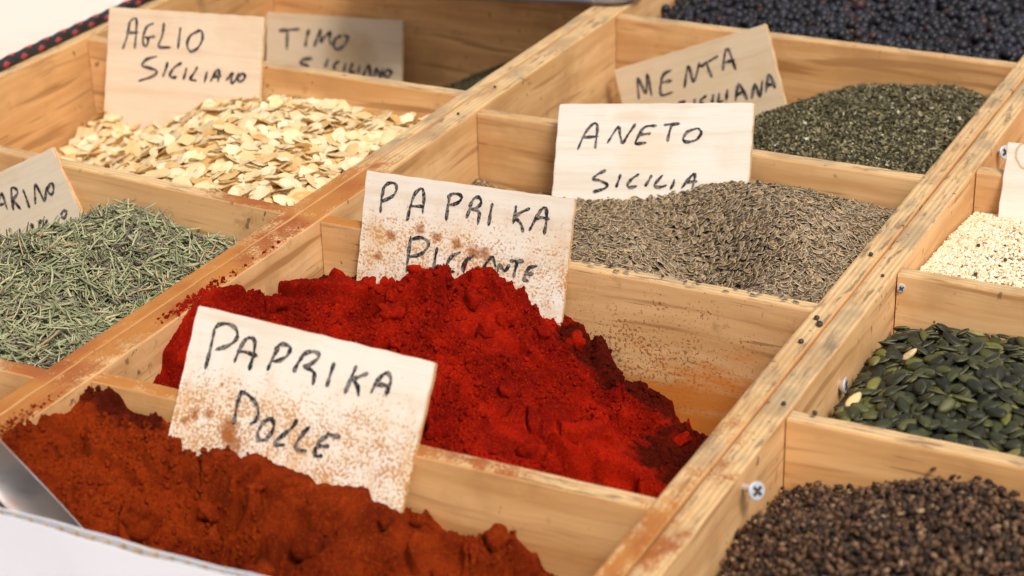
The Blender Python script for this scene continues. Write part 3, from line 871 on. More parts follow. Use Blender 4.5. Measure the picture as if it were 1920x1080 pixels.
def old_and_shade_pic(V):
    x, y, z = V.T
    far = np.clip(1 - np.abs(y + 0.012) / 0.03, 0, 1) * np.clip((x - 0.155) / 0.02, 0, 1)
    flank_shade = np.clip(1.3 - np.abs(y + 0.045 + (0.27 - x) * 0.2) / 0.05, 0, 1) * np.clip((x - 0.215) / 0.03, 0, 1)  # shade of the right wall, painted dark maroon on the right flank
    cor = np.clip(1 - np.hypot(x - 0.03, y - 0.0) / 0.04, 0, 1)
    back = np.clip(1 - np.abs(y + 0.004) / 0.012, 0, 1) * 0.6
    return np.clip(np.maximum.reduce([far * 0.9, flank_shade * 0.85, cor * 1.1, back]), 0, 1)
def dark_dol(V):
    x, y, z = V.T
    return np.clip(np.maximum(np.clip(1 - np.abs(y + 0.213) / 0.02, 0, 1) * np.clip((0.07 - x) / 0.02, 0, 1) * 0.9, np.clip(1 - np.hypot(x - .15, y + .30) / .06, 0, 1) * 0.55), 0, 1)  # old brown powder at the far left; darker round patch near the front

powder_heap('hot_paprika', S_PIC, (.0150, .3035, -.1998, -.0002), PICCANTE, 'crumbly heap of bright red hot paprika powder', old_and_shade_pic, 5, 26000,
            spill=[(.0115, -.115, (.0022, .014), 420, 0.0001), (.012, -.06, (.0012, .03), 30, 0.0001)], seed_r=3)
powder_heap('sweet_paprika', S_DOL, (.0150, .3035, -.3205, -.2100), DOLCE, 'heap of brown orange sweet paprika powder in front of the red one', dark_dol, 23, 15000,
            spill=[(.0115, -.265, (.0025, .014), 300, 0.0001)], seed_r=19)

# larger clods lying on the two heaps
CLOD_M = {}
def clods(S, mat, spots, name, label, group, seed, big, big_r):
    for i, (x, y, r_, old_and_shade) in enumerate(spots):
        key = (mat.name, i % 4)
        if key not in CLOD_M:
            V, F = clod_shape(ICO3, seed + i * 13, 0.42)
            V = V * (1 + 0.035 * rng.normal(size=(len(V), 1)))
            me = mesh_np(name, V, F, True, {'old_and_shade': np.full(len(V), 0.0)})
            me.materials.append(mat)
            CLOD_M[key] = me
        o = bpy.data.objects.new(name, CLOD_M[key])
        COL.objects.link(o)
        o.location = (x, y, float(S(np.array([x]), np.array([y]))[0]) + r_ * 0.30)
        o.scale = (r_, r_, r_)
        o.rotation_euler = (i * 1.3, i * 0.7, i * 2.1)
        tag(o, (big if r_ >= big_r else label), 'clod', group)
clods(S_PIC, PICCANTE, [(.098, -.066, .0085, 0), (.145, -.052, .0058, 0), (.128, -.036, .0065, 0), (.148, -.034, .0058, 0), (.070, -.022, .0045, 0), (.060, -.028, .0050, 0), (.088, -.022, .005, 0),
                        (.165, -.028, .0055, 0), (.112, -.034, .005, 0), (.044, -.030, .0045, 0), (.185, -.05, .004, 0), (.115, -.09, .0045, 0), (.262, -.045, .006, 0), (.285, -.06, .007, 0), (.245, -.03, .005, 0), (.205, -.025, .005, 0), (.18, -.018, .006, 0), (.175, -.085, .006, 0), (.205, -.125, .007, 0), (.245, -.135, .006, 0), (.16, -.135, .007, 0), (.225, -.08, .005, 0), (.27, -.09, .007, 0), (.075, -.085, .006, 0), (.05, -.10, .007, 0), (.035, -.085, .005, 0)],
      'paprika_clod', 'small rounded clod of bright red powder on the hot paprika heap', 'clods on the hot paprika heap', 31,
      'largest rounded clod of bright red powder, standing alone below the PICCANTE card', 0.008)
clods(S_DOL, DOLCE, [(.205, -.255, .006, 0), (.222, -.248, .0045, 0), (.238, -.224, .0062, 0), (.255, -.230, .0055, 0), (.19, -.236, .004, 0), (.212, -.272, .0075, 0), (.245, -.265, .006, 0), (.165, -.245, .004, 0), (.125, -.238, .004, 0), (.20, -.226, .003, 0), (.078, -.262, .009, 0), (.165, -.258, .0075, 0), (.098, -.276, .009, 0), (.150, -.276, .0095, 0), (.195, -.276, .008, 0), (.102, -.243, .005, 0)],
      'paprika_clod', 'small rounded clod of brown orange powder on the sweet paprika heap', 'clods on the sweet paprika heap', 47,
      'large sunken clod of brown orange powder on the sweet paprika heap', 0.009)

# ------------------------------------------------------------------ heaps of pieces
VIEW = np.array(cam.matrix_world.inverted())
def to_px(P):
    q = P @ VIEW[:3, :3].T + VIEW[:3, 3]
    f = 72.138 / 36.0
    return np.stack([q[:, 0] / -q[:, 2] * f, q[:, 1] / -q[:, 2] * f], 1), -q[:, 2]

def surface_frames(S, x, y, tilt, r, lift=0.0):
    """rotations that lay a piece (x long, z thin) on the heap with some disorder"""
    n = len(x)
    N = S.normal(x, y) + r.normal(size=(n, 3)) * tilt
    N /= np.linalg.norm(N, axis=1, keepdims=True)
    a = r.normal(size=(n, 3))
    T = a - (a * N).sum(1, keepdims=True) * N
    T /= np.linalg.norm(T, axis=1, keepdims=True)
    B = np.cross(N, T)
    return np.stack([T, B, N], -1), N

def drop_pieces(S, box, x, y, sc, drop, tilt, depth, lift, r, margin):
    """let flat pieces fall one by one: each rests on what already lies there"""
    la, lb, th, cell, pct = drop
    x0, x1, y0, y1 = box
    nx, ny = int((x1 - x0) / cell) + 1, int((y1 - y0) / cell) + 1
    GX, GY = np.meshgrid(x0 + np.arange(nx) * cell, y0 + np.arange(ny) * cell)
    H0 = S(GX, GY)
    H = H0 - depth
    n = len(x)
    th_ = r.uniform(0, 2 * np.pi, n)
    tz = r.normal(size=(n, 2)) * tilt
    pos, rot = np.zeros((n, 3)), np.zeros((n, 3, 3))
    mg = margin / cell
    CJ = (mg + r.random((n, 10)) * (ny - 1 - 2 * mg)).astype(int)
    CI = (mg + r.random((n, 10)) * (nx - 1 - 2 * mg)).astype(int)
    x, y = x.copy(), y.copy()
    last = n
    for i in range(n):
        gap = H0[CJ[i], CI[i]] - H[CJ[i], CI[i]]
        k = int(np.argmax(gap))                       # it rolls to the emptiest of ten places
        if gap[k] < th * 0.3:
            last = i
            break
        x[i], y[i] = GX[CJ[i, k], CI[i, k]] + cell * (tz[i, 0] % 1 - .5), GY[CJ[i, k], CI[i, k]] + cell * (tz[i, 1] % 1 - .5)
        a, b = la * sc[i] * 0.5, lb * sc[i] * 0.5
        c, s = math.cos(th_[i]), math.sin(th_[i])
        i0, i1 = max(0, int((x[i] - a - x0) / cell)), min(nx, int((x[i] + a - x0) / cell) + 2)
        j0, j1 = max(0, int((y[i] - a - y0) / cell)), min(ny, int((y[i] + a - y0) / cell) + 2)
        dx, dy = GX[j0:j1, i0:i1] - x[i], GY[j0:j1, i0:i1] - y[i]
        m = ((dx * c + dy * s) / a) ** 2 + ((dy * c - dx * s) / b) ** 2 < 1
        if m.sum() < 3:
            pos[i] = (x[i], y[i], H0[j0, i0] - depth); rot[i] = np.eye(3); continue
        px, py, h = dx[m], dy[m], H[j0:j1, i0:i1][m]
        hm = h.mean()
        sxx, syy, sxy = (px * px).sum() + 1e-12, (py * py).sum() + 1e-12, (px * py).sum()
        bx, by = (px * (h - hm)).sum(), (py * (h - hm)).sum()
        det = sxx * syy - sxy * sxy + 1e-20
        gx, gy = (bx * syy - by * sxy) / det, (by * sxx - bx * sxy) / det
        gx = max(-0.9, min(0.9, gx * 0.85 + tz[i, 0])); gy = max(-0.9, min(0.9, gy * 0.85 + tz[i, 1]))
        res = h - (gx * px + gy * py)
        z = 0.35 * hm + 0.65 * res.max() if len(res) < 4 else np.partition(res, int(len(res) * pct))[int(len(res) * pct)]
        pl = z + gx * px + gy * py + th * sc[i]
        sub = H[j0:j1, i0:i1]
        sub[m] = np.maximum(sub[m], pl)
        N = np.array([-gx, -gy, 1.0]); N /= np.linalg.norm(N)
        T = np.array([c, s, gx * c + gy * s]); T /= np.linalg.norm(T)
        rot[i] = np.stack([T, np.cross(N, T), N], 1)
        pos[i] = (x[i], y[i], z + th * sc[i] * 0.5)
    pos = pos[:last]; rot = rot[:last]
    pos[:, 2] += lift
    ci = np.clip(((pos[:, 0] - x0) / cell).astype(int), 0, nx - 1); cj = np.clip(((pos[:, 1] - y0) / cell).astype(int), 0, ny - 1)
    buried = H[cj, ci] - (pos[:, 2] + th * 0.5)       # how much lies on top of each
    return pos, rot, np.clip(buried / th, 0, 1)

def piece_heap(name, S, box, n, templates, mat, core_mat, label, cat, tilt, size, depth, seed, single=None, core_drop=0.002, lift=0.0, margin=0.003, attrs=None, yedge=None, skew=None, drop=None, sharp=False):
    """single = (name, label, group, how many): the ones that show largest become objects of their own"""
    x0, x1, y0, y1 = box
    r = np.random.default_rng(seed)
    if skew is None:
        x, y = r.uniform(x0 + margin, x1 - margin, n), r.uniform(y0 + margin, y1 - margin, n)
    else:
        x, y = skew(r, n)
        ok = (x > x0 + margin) & (x < x1 - margin) & (y > y0 + margin) & (y < y1 - margin)
        x, y = x[ok], y[ok]
        n = len(x)
    if yedge is not None:
        y = y0 + (y - y0) * (yedge(x) - y0) / (y1 - y0)
    layer = r.random(n)
    rot, N = surface_frames(S, x, y, tilt, r)
    sc = size[0] + (size[1] - size[0]) * r.random(n)
    pos = np.stack([x, y, S(x, y) + lift], 1) - N * (layer * depth)[:, None]
    if drop:
        pos, rot, layer = drop_pieces(S, box, x, y, sc, drop, tilt, depth, lift, r, margin)
        n = len(pos)
        sc = sc[:n]
    rnd = r.random(n)
    which = r.integers(0, len(templates), n)
    solo = np.zeros(n, bool)
    if single:
        px, d = to_px(pos)
        inside = (np.abs(px[:, 0]) < 0.49) & (np.abs(px[:, 1]) < 0.275)
        vis = (layer < (0.75 if drop else 0.30)) & inside
        score = np.where(vis, sc / d, -1)
        solo[np.argsort(-score)[:single[3]]] = True
        solo &= vis
    V, F = heap_grid(lambda a, b: S(a, b) - core_drop, x0, x1, y0, y1, 0.003, yedge)
    parts = [(V, F, {}, 1)]
    for k, T in enumerate(templates):
        m = (which == k) & ~solo
        if m.any():
            W, FF, a = instances(T[:2], pos[m], rot[m], sc[m], rnd[m], T[2] if len(T) > 2 else None)
            parts.append((W, FF, a, 0))
    V, Fs, at, mi = merge(parts)
    me = mesh_np(name, V, Fs, True, at, mi)
    if sharp: me.set_sharp_from_angle(angle=R(50))
    o = link(name, me, [mat, core_mat])
    tag(o, label, cat, kind='stuff')
    if single:
        ms = []
        for k, T in enumerate(templates):
            me = mesh_np(single[0], T[0], T[1], True, dict(T[2]) if len(T) > 2 else None)
            if sharp: me.set_sharp_from_angle(angle=R(50))
            me.materials.append(mat)
            ms.append(me)
        for i in np.nonzero(solo)[0]:
            s = bpy.data.objects.new(single[0], ms[which[i]])
            COL.objects.link(s)
            M = np.eye(4); M[:3, :3] = rot[i] * sc[i]; M[:3, 3] = pos[i]
            s.matrix_world = Matrix(M.tolist())
            s['rnd'] = float(rnd[i])
            lab = single[1]
            for lo, hi, txt in (single[5] if len(single) > 5 else ()):
                if lo <= rnd[i] <= hi: lab = txt
            tag(s, lab, single[4], single[2])
    return o

def lens(nseg, rings, length, width, thick, point=0.0, wav=0.0, bend=0.0, seed=0, both=True):
    """flat seed: rings from the rim to the middle, upper and lower side"""
    r = np.random.default_rng(seed)
    a = np.arange(nseg) * 2 * np.pi / nseg
    wob = 1 + wav * np.interp(np.arange(nseg) / nseg, np.linspace(0, 1, 7), np.append(r.normal(size=6), 0)[[0, 1, 2, 3, 4, 5, 0]])
    V, rim = [], []
    def ring(s, z):
        rad = s * wob
        x = np.cos(a) * rad; y = np.sin(a) * rad * (1 - point * np.clip(np.cos(a), 0, 1) ** 2)
        x = x + point * 0.35 * np.clip(np.cos(a), 0, 1) ** 4 * s
        X, Y = x * length / 2, y * width / 2
        return np.stack([X, Y, np.full(nseg, z * thick / 2) + bend * (X / (length / 2)) ** 2 * thick + 0 * Y], 1)
    prof = [(s, math.sqrt(max(0.0, 1 - s ** 2.6))) for s in np.linspace(1, 0, rings + 1)[:-1]]
    F = []
    base = 0
    V.append(ring(1.0, 0.0)); rim.append(np.ones(nseg))
    idx_rim = 0
    def side(sg):
        nonlocal base
        prev = idx_rim
        cur = sum(len(v) for v in V)
        for s, z in prof[1:]:
            V.append(ring(s, sg * z)); rim.append(np.full(nseg, max(0.0, (s - 0.62) / 0.38)))
            for i in range(nseg):
                j = (i + 1) % nseg
                q = (prev + i, prev + j, cur + j, cur + i)
                q = q if sg > 0 else q[::-1]
                F.append((q[0], q[1], q[2])); F.append((q[0], q[2], q[3]))
            prev = cur; cur += nseg
        V.append(np.array([[0, 0, sg * thick / 2]])); rim.append(np.zeros(1))
        for i in range(nseg):
            j = (i + 1) % nseg
            F.append((prev + i, prev + j, cur) if sg > 0 else (prev + j, prev + i, cur))
    side(1)
    if both: side(-1)
    return np.concatenate(V), np.array(F), {'rim': np.concatenate(rim)}

# --- dried garlic flakes
def garlic(seed):
    r = np.random.default_rng(seed)
    V, F, a = lens(14, 2, 0.0165, 0.0115 + 0.004 * r.random(), 0.0010, 0.3 * r.random(), 0.10, 0, seed)
    an = np.arctan2(V[:, 1], V[:, 0])
    rad = 1 + 0.10 * np.sin(3 * an + r.uniform(0, 6)) + 0.07 * np.sin(5 * an + r.uniform(0, 6)) + 0.05 * np.sin(8 * an + r.uniform(0, 6))
    V[:, :2] *= rad[:, None]
    if r.random() < 0.45:                 # broken off along a line
        ca, sa = math.cos(r.uniform(0, 6.3)), math.sin(r.uniform(0, 6.3))
        t_ = V[:, 0] * ca + V[:, 1] * sa
        lim = r.uniform(0.001, 0.005)
        ex = np.maximum(t_ - lim, 0)
        V[:, 0] -= ca * ex * 0.95; V[:, 1] -= sa * ex * 0.95
    x, y = V[:, 0], V[:, 1]
    V[:, 2] = np.clip(V[:, 2], -0.00032, 0.00032) + r.uniform(-1, 1) * 17 * x * x + r.uniform(-1, 1) * 22 * y * y + r.uniform(-1, 1) * 14 * x * y + 0.0006 * vnoise(x * 400 + seed, y * 400, seed)
    return V, F, a
GARLIC = mat_seed('dried_garlic', [(0.0, (0.82, 0.52, 0.19)), (0.15, (0.89, 0.66, 0.32)), (0.5, (0.94, 0.77, 0.46)), (1.0, (0.96, 0.87, 0.64))], rim_lo=0.80, rim=(0.90, 0.68, 0.34), rough=0.5, spec=0.3, nscale=160.0, namt=0.30, dark=(0.74, 0.46, 0.17), trans=0.38)
GARLIC_CORE = mat_plain('garlic_core', (0.70, 0.44, 0.17), 0.8)
S_AGL = Surf([(-.31, .19, -.068), (-.31, .1, -.078), (-.31, .03, -.080), (-.287, .199, -.050), (-.265, .198, -.053), (-.239, .199, -.049), (-.218, .203, -.040), (-.184, .207, -.030), (-.161, .209, -.023),
              (-.134, .215, -.017), (-.1, .215, -.017), (-.068, .215, -.018), (-.036, .215, -.019), (-.0095, .215, -.019),
              (-.215, .03, -.060), (-.175, .027, -.034), (-.14, .025, -.016), (-.10, .022, -.008), (-.05, .018, -.007), (-.0095, .012, -.008),
              (-.13, .10, -.012), (-.09, .11, -.006), (-.05, .1, -.006), (-.0095, .1, -.010), (-.19, .10, -.036), (-.24, .14, -.054), (-.26, .07, -.068), (-.12, .17, -.010), (-.05, .17, -.012)])
S_AGL.extra = lambda x, y: fbm(x, y, 25, 2, 77) * 0.007
def edge_agl(x): return np.full_like(x, 0.2165)
piece_heap('garlic_flakes', S_AGL, (-.3095, -.0098, .0215, .2165), 6000, [garlic(k) for k in range(14)], GARLIC, GARLIC_CORE,
           'heap of pale yellow dried garlic flakes', 'garlic', 0.32, (0.40, 0.98), 0.008, 101,
           ('garlic_flake', 'pale yellow dried garlic flake on top of the garlic heap', 'loose garlic flakes', 300, 'garlic flake', [(0.0, 0.12, 'golden tan dried garlic flake among the paler ones on the garlic heap')]), core_drop=0.007, margin=0.007, lift=0.001, drop=(0.0155, 0.0125, 0.0009, 0.0011, 0.62), sharp=True)

# --- rosemary
def needle(seed):
    r = np.random.default_rng(seed)
    n = 5
    s = np.linspace(-0.5, 0.5, n)
    L, w = 0.0170, 0.00150
    b1, b2 = r.uniform(-0.30, 0.30), r.uniform(-0.16, 0.16)
    cx, cy, cz = s * L, b1 * (s * s * 4) * L * 0.5, b2 * (s * s * 4) * L * 0.5
    hw = w * 0.5 * np.array([0.55, 0.95, 1.0, 0.9, 0.25])
    V = []
    for i in range(n):
        for k, (oy, oz) in enumerate(((-1, -0.5), (0, 0.55), (1, -0.5))):
            V.append((cx[i], cy[i] + oy * hw[i], cz[i] + oz * hw[i]))
    F = []
    for i in range(n - 1):
        for k in range(3):
            a, b = i * 3 + k, i * 3 + (k + 1) % 3
            F += [(a, a + 3, b + 3), (a, b + 3, b)]
    return np.array(V), np.array(F)
ROSEMARY = mat_seed('dried_rosemary', [(0.0, (0.13, 0.10, 0.085)), (0.13, (0.22, 0.17, 0.13)), (0.20, (0.17, 0.19, 0.09)), (0.5, (0.275, 0.275, 0.150)), (0.78, (0.40, 0.39, 0.225)), (0.92, (0.52, 0.45, 0.24)), (1.0, (0.34, 0.22, 0.12))], rough=0.6, spec=0.25, nscale=500.0, namt=0.25, dark=(0.13, 0.12, 0.06))
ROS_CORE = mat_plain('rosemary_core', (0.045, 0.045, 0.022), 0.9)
S_ROS = Surf([(-.148, .004, -.022), (-.12, .002, -.015), (-.1, 0, -.014), (-.22, .0, -.060), (-.195, .004, -.046), (-.166, .003, -.036), (-.075, .003, -.022), (-.04, .001, -.024), (-.0095, -.002, -.027),
              (-.11, -.03, -.004), (-.07, -.05, -.008), (-.0095, -.1, -.016), (-.0095, -.2, -.014), (-.06, -.2, -.008), (-.1, -.2, -.009), (-.2, -.2, -.02), (-.3, -.2, -.03), (-.3, 0, -.075), (-.3, -.1, -.05), (-.2, -.1, -.040),
              (-.15, -.1, -.009), (-.08, -.1, -.004), (-.05, -.15, -.006), (-.15, -.035, -.027), (-.19, -.03, -.052), (-.168, -.06, -.034), (-.16, -.005, -.036), (-.12, -.15, -.005), (-.065, -.125, -.012)])
S_ROS.extra = lambda x, y: fbm(x, y, 30, 3, 55) * 0.006
S_ROS.carve = [((-.068, -.069), (.012, .010), .010), ((-.058, -.112), (.014, .010), .011), ((-.11, -.10), (.010, .010), .006)]
def edge_ros(x): return 0.0020 + (x + 0.0095) / (-0.3005) * 0.0185
piece_heap('rosemary_needles', S_ROS, (-.3095, -.0098, -.2080, .0018), 14000, [needle(k) for k in range(9)], ROSEMARY, ROS_CORE,
           'heap of dried grey green rosemary needles', 'rosemary', 0.27, (0.32, 1.25), 0.0065, 202,
           ('rosemary_needle', 'grey green dried rosemary needle on top of the rosemary heap', 'loose rosemary needles', 300, 'rosemary', [(0.0, 0.15, 'brown dried rosemary needle among the green ones on the heap'), (0.9, 1.0, 'straw coloured dried rosemary needle among the green ones on the heap')]), core_drop=0.0065, margin=0.008, lift=0.0005, yedge=edge_ros)

# --- dill seeds
DILL = mat_seed('dill_seed', [(0.0, (0.07, 0.042, 0.026)), (0.3, (0.11, 0.066, 0.036)), (0.6, (0.17, 0.102, 0.050)), (0.85, (0.19, 0.15, 0.12)), (1.0, (0.36, 0.23, 0.10))], rim_lo=0.45, rim=(0.62, 0.47, 0.28), rough=0.55, spec=0.3, nscale=900.0, namt=0.3, dark=(0.09, 0.06, 0.04))
DILL_CORE = mat_plain('dill_core', (0.05, 0.032, 0.018), 0.9)
def dill(seed):
    r = np.random.default_rng(seed)
    V, F, a = lens(8, 2, 0.0046, 0.0022, 0.0010, 0.15, 0.05, r.uniform(-.3, .3), seed, both=False)
    return V, F, a
S_ANE = Surf([(.016, .19, -.044), (.033, .19, -.049), (.065, .19, -.048), (.12, .188, -.036), (.199, .188, -.018), (.231, .188, -.019), (.264, .188, -.020), (.30, .188, -.021),
              (.083, .150, -.034), (.141, .150, -.027), (.171, .150, -.019), (.190, .150, -.010), (.208, .155, -.006), (.218, .133, -.003), (.246, .145, -.001), (.253, .085, .004), (.279, .095, .002), (.298, .10, -.008), (.270, .038, -.007), (.297, .05, -.009), (.237, .115, .004),
              (.155, .125, -.030), (.185, .108, -.033), (.212, .076, -.036), (.228, .050, -.040), (.222, .034, -.030),
              (.163, .088, -.015), (.186, .066, -.012), (.200, .045, -.010), (.13, .10, -.020), (.08, .1, -.024), (.03, .1, -.036), (.03, .04, -.028), (.10, .05, -.015), (.15, .055, -.012),
              (.05, .013, -.016), (.1, .013, -.009), (.165, .013, -.004), (.20, .013, -.006), (.235, .013, -.009), (.27, .013, -.006), (.3, .013, -.007)])
S_ANE.extra = lambda x, y: fbm(x, y, 40, 2, 33) * 0.002
piece_heap('dill_seeds', S_ANE, (.0157, .3028, .0104, .1902), 30000, [dill(k) for k in range(5)], DILL, DILL_CORE,
           'heap of small brown dill seeds with pale rims', 'dill seed', 0.24, (0.74, 1.15), 0.003, 303,
           ('dill_seed', 'single flat brown dill seed on top of the dill heap', 'loose dill seeds', 300, 'seed'), core_drop=0.0024, lift=0.0003, margin=0.0024, drop=(0.0046, 0.0022, 0.0007, 0.0005, 0.80))

# --- mint and thyme (rubbed leaf)
def fleck(seed):
    r = np.random.default_rng(seed)
    V = np.array([(-.5, 0, 0), (-.1, -.28, .08), (.5, 0, .02), (.05, .3, -.06), (0, 0, .12)]) * 0.0030
    V += r.normal(size=V.shape) * 0.0003
    return V, np.array([(0, 1, 4), (1, 2, 4), (2, 3, 4), (3, 0, 4)])
MINT = mat_seed('rubbed_mint', [(0.0, (0.034, 0.027, 0.014)), (0.35, (0.098, 0.080, 0.040)), (0.7, (0.19, 0.158, 0.080)), (0.93, (0.29, 0.25, 0.14)), (0.965, (0.20, 0.12, 0.05)), (0.985, (0.45, 0.42, 0.28)), (1.0, (0.5, 0.45, 0.32))], rough=0.7, spec=0.2, namt=0.2, dark=(0.03, 0.03, 0.015))
MINT_CORE = mat_plain('mint_core', (0.045, 0.038, 0.020), 0.9)
S_MEN = Surf([(.149, .407, -.055), (.168, .407, -.040), (.194, .407, -.030), (.231, .407, -.024), (.268, .407, -.021), (.286, .407, -.023), (.303, .40, -.026),
              (.162, .366, -.041), (.148, .364, -.047), (.138, .360, -.053), (.03, .4, -.080), (.06, .33, -.070), (.03, .22, -.050), (.12, .3, -.038), (.17, .33, -.024),
              (.195, .36, -.018), (.23, .365, -.010), (.27, .36, -.009), (.2, .30, -.008), (.25, .31, -.001), (.28, .30, -.003), (.303, .3, -.010),
              (.08, .21, -.026), (.14, .21, -.012), (.2, .205, -.008), (.25, .205, -.008), (.303, .205, -.010), (.16, .25, -.012), (.22, .25, -.004)])
S_MEN.extra = lambda x, y: fbm(x, y, 45, 3, 91) * 0.003
piece_heap('rubbed_mint', S_MEN, (.0157, .3028, .2012, .4088), 36000, [fleck(k) for k in range(5)], MINT, MINT_CORE,
           'heap of dark green rubbed mint leaves', 'mint', 0.55, (0.5, 1.25), 0.0018, 404, core_drop=0.0014, lift=0.0004, margin=0.002)
S_TIM = Surf([(-.153, .456, -.091), (-.122, .456, -.076), (-.094, .456, -.063), (-.05, .456, -.045), (-.0095, .456, -.032), (-.0095, .34, -.040), (-.0095, .23, -.06), (-.08, .36, -.070), (-.15, .3, -.094), (-.3, .3, -.096), (-.2, .4, -.095), (-.3, .45, -.096), (-.1, .25, -.085)])
THYME = mat_seed('rubbed_thyme', [(0.0, (0.05, 0.045, 0.02)), (0.5, (0.10, 0.092, 0.042)), (1.0, (0.17, 0.15, 0.075))], rough=0.7, spec=0.2, namt=0.2, dark=(0.04, 0.04, 0.02))
piece_heap('rubbed_thyme', S_TIM, (-.3095, -.0098, .2290, .4580), 16000, [fleck(k + 10) for k in range(4)], THYME, MINT_CORE,
           'low heap of olive green rubbed thyme at the tray end', 'thyme', 0.5, (0.4, 0.9), 0.0015, 505, core_drop=0.0012, lift=0.0004, margin=0.002)

# --- juniper berries
def berry(seed):
    V, F = ICO2
    r = 1 + 0.10 * vnoise(V[:, 0] * 1.4 + seed, V[:, 1] * 1.4 + V[:, 2], seed) - 0.10 * np.clip((V[:, 2] - 0.88) / 0.12, 0, 1)
    return V * r[:, None] * 0.0038, F
JUNIPER = mat_seed('juniper_berry', [(0.0, (0.005, 0.004, 0.005)), (0.35, (0.008, 0.007, 0.010)), (0.65, (0.012, 0.011, 0.016)), (0.86, (0.021, 0.022, 0.034)), (0.94, (0.026, 0.012, 0.012)), (1.0, (0.065, 0.026, 0.016))], rough=0.5, spec=0.35, nscale=350.0, namt=0.45, dark=(0.014, 0.011, 0.014))
JUN_CORE = mat_plain('juniper_core', (0.012, 0.010, 0.012), 0.9)
S_JUN = Surf([(.0155, .42, -.032), (.0155, .485, -.026), (.0155, .51, -.022), (.0155, .60, -.016), (.0155, .69, -.012), (.1, .42, -.009), (.2, .42, -.006), (.3, .42, -.006), (.07, .47, -.012), (.15, .5, -.005), (.3, .5, -.004), (.2, .6, -.003), (.3, .69, -.006), (.1, .69, -.008)])
S_JUN.extra = lambda x, y: fbm(x, y, 30, 2, 13) * 0.003
piece_heap('juniper_berries', S_JUN, (.0157, .3028, .4196, .6895), 4200, [berry(k) for k in range(4)], JUNIPER, JUN_CORE,
           'heap of dark blue black juniper berries', 'juniper', 2.0, (0.72, 1.12), 0.007, 606,
           ('juniper_berry', 'round blue black juniper berry on top of the juniper heap', 'loose juniper berries', 300, 'berry', [(0.92, 1.0, 'reddish brown juniper berry among the blue black ones')]), core_drop=0.005, lift=-0.001, margin=0.004,
           skew=lambda r, n: (r.uniform(.0157, .3028, n), .4196 + .27 * r.random(n) ** 1.5))

# --- sesame
SESAME = mat_seed('sesame_seed', [(0.0, (0.66, 0.45, 0.22)), (0.2, (0.76, 0.59, 0.37)), (0.6, (0.82, 0.70, 0.49)), (1.0, (0.87, 0.78, 0.60))], rough=0.5, spec=0.3, nscale=800.0, namt=0.15, dark=(0.62, 0.44, 0.24))
SES_CORE = mat_plain('sesame_core', (0.45, 0.32, 0.16), 0.9)
S_SES = Surf([(.328, .214, -.027), (.328, .15, -.020), (.328, .109, -.017), (.328, .071, -.013), (.36, .214, -.024), (.4, .214, -.020), (.5, .21, -.016), (.36, .15, -.012), (.4, .14, -.006), (.46, .14, -.004), (.36, .071, -.009), (.4, .071, -.007), (.62, .071, -.010), (.62, .2, -.015)])
piece_heap('sesame_seeds', S_SES, (.3284, .6198, .0696, .2158), 17000, [lens(8, 2, 0.0029, 0.0019, 0.0019, 0.35, 0.03, 0, k, both=False) for k in range(3)], SESAME, SES_CORE,
           'heap of tiny cream white sesame seeds', 'sesame', 0.35, (0.8, 1.15), 0.0014, 707, core_drop=0.0012, lift=0.0003, margin=0.002,
           skew=lambda r, n: (0.3284 + 0.2914 * r.random(n) ** 2.2, r.uniform(.0696, .2158, n)))

# --- pumpkin seeds
PUMPKIN = mat_seed('pumpkin_seed', [(0.0, (0.016, 0.015, 0.011)), (0.40, (0.027, 0.028, 0.015)), (0.70, (0.044, 0.046, 0.017)), (0.92, (0.085, 0.085, 0.022)), (0.975, (0.15, 0.14, 0.030)), (0.993, (0.18, 0.16, 0.05)), (0.996, (0.72, 0.52, 0.24)), (1.0, (0.78, 0.58, 0.30))], rim_lo=0.78, rim=(0.20, 0.18, 0.09), rough=0.5, spec=0.3, nscale=180.0, namt=0.35, dark=(0.026, 0.028, 0.019))
PUMP_CORE = mat_plain('pumpkin_core', (0.018, 0.020, 0.012), 0.9)
S_PUM = Surf([(.328, .056, -.031), (.328, .002, -.023), (.328, -.023, -.026), (.328, -.053, -.026), (.328, -.1, -.022), (.352, .056, -.026), (.383, .056, -.024), (.41, .056, -.024), (.5, .056, -.022),
              (.37, .01, -.016), (.40, -.02, -.010), (.37, -.06, -.016), (.36, -.1, -.016), (.40, -.1, -.011), (.45, -.05, -.006), (.5, -.1, -.008), (.5, 0, -.008), (.62, .05, -.014), (.62, -.1, -.012)])
S_PUM.extra = lambda x, y: fbm(x, y, 26, 2, 61) * 0.005
def pumpkin(seed):
    r = np.random.default_rng(seed)
    return lens(12, 3, 0.0116, 0.0066, 0.0024, 0.22, 0.03, r.uniform(-0.25, 0.25), seed)
piece_heap('pumpkin_seeds', S_PUM, (.3284, .6198, -.1016, .0590), 6000, [pumpkin(k) for k in range(6)], PUMPKIN, PUMP_CORE,
           'heap of dark green hulled pumpkin seeds', 'pumpkin seed', 0.22, (0.80, 1.12), 0.008, 808,
           ('pumpkin_seed', 'dark green hulled pumpkin seed on top of the pumpkin seed heap', 'loose pumpkin seeds', 300, 'seed', [(0.90, 0.994, 'light olive green pumpkin seed among the darker green ones'), (0.994, 1.0, 'pale cream pumpkin seed among the dark green ones')]), core_drop=0.008, lift=0.0008, margin=0.0055, drop=(0.0116, 0.0066, 0.0016, 0.0009, 0.74))

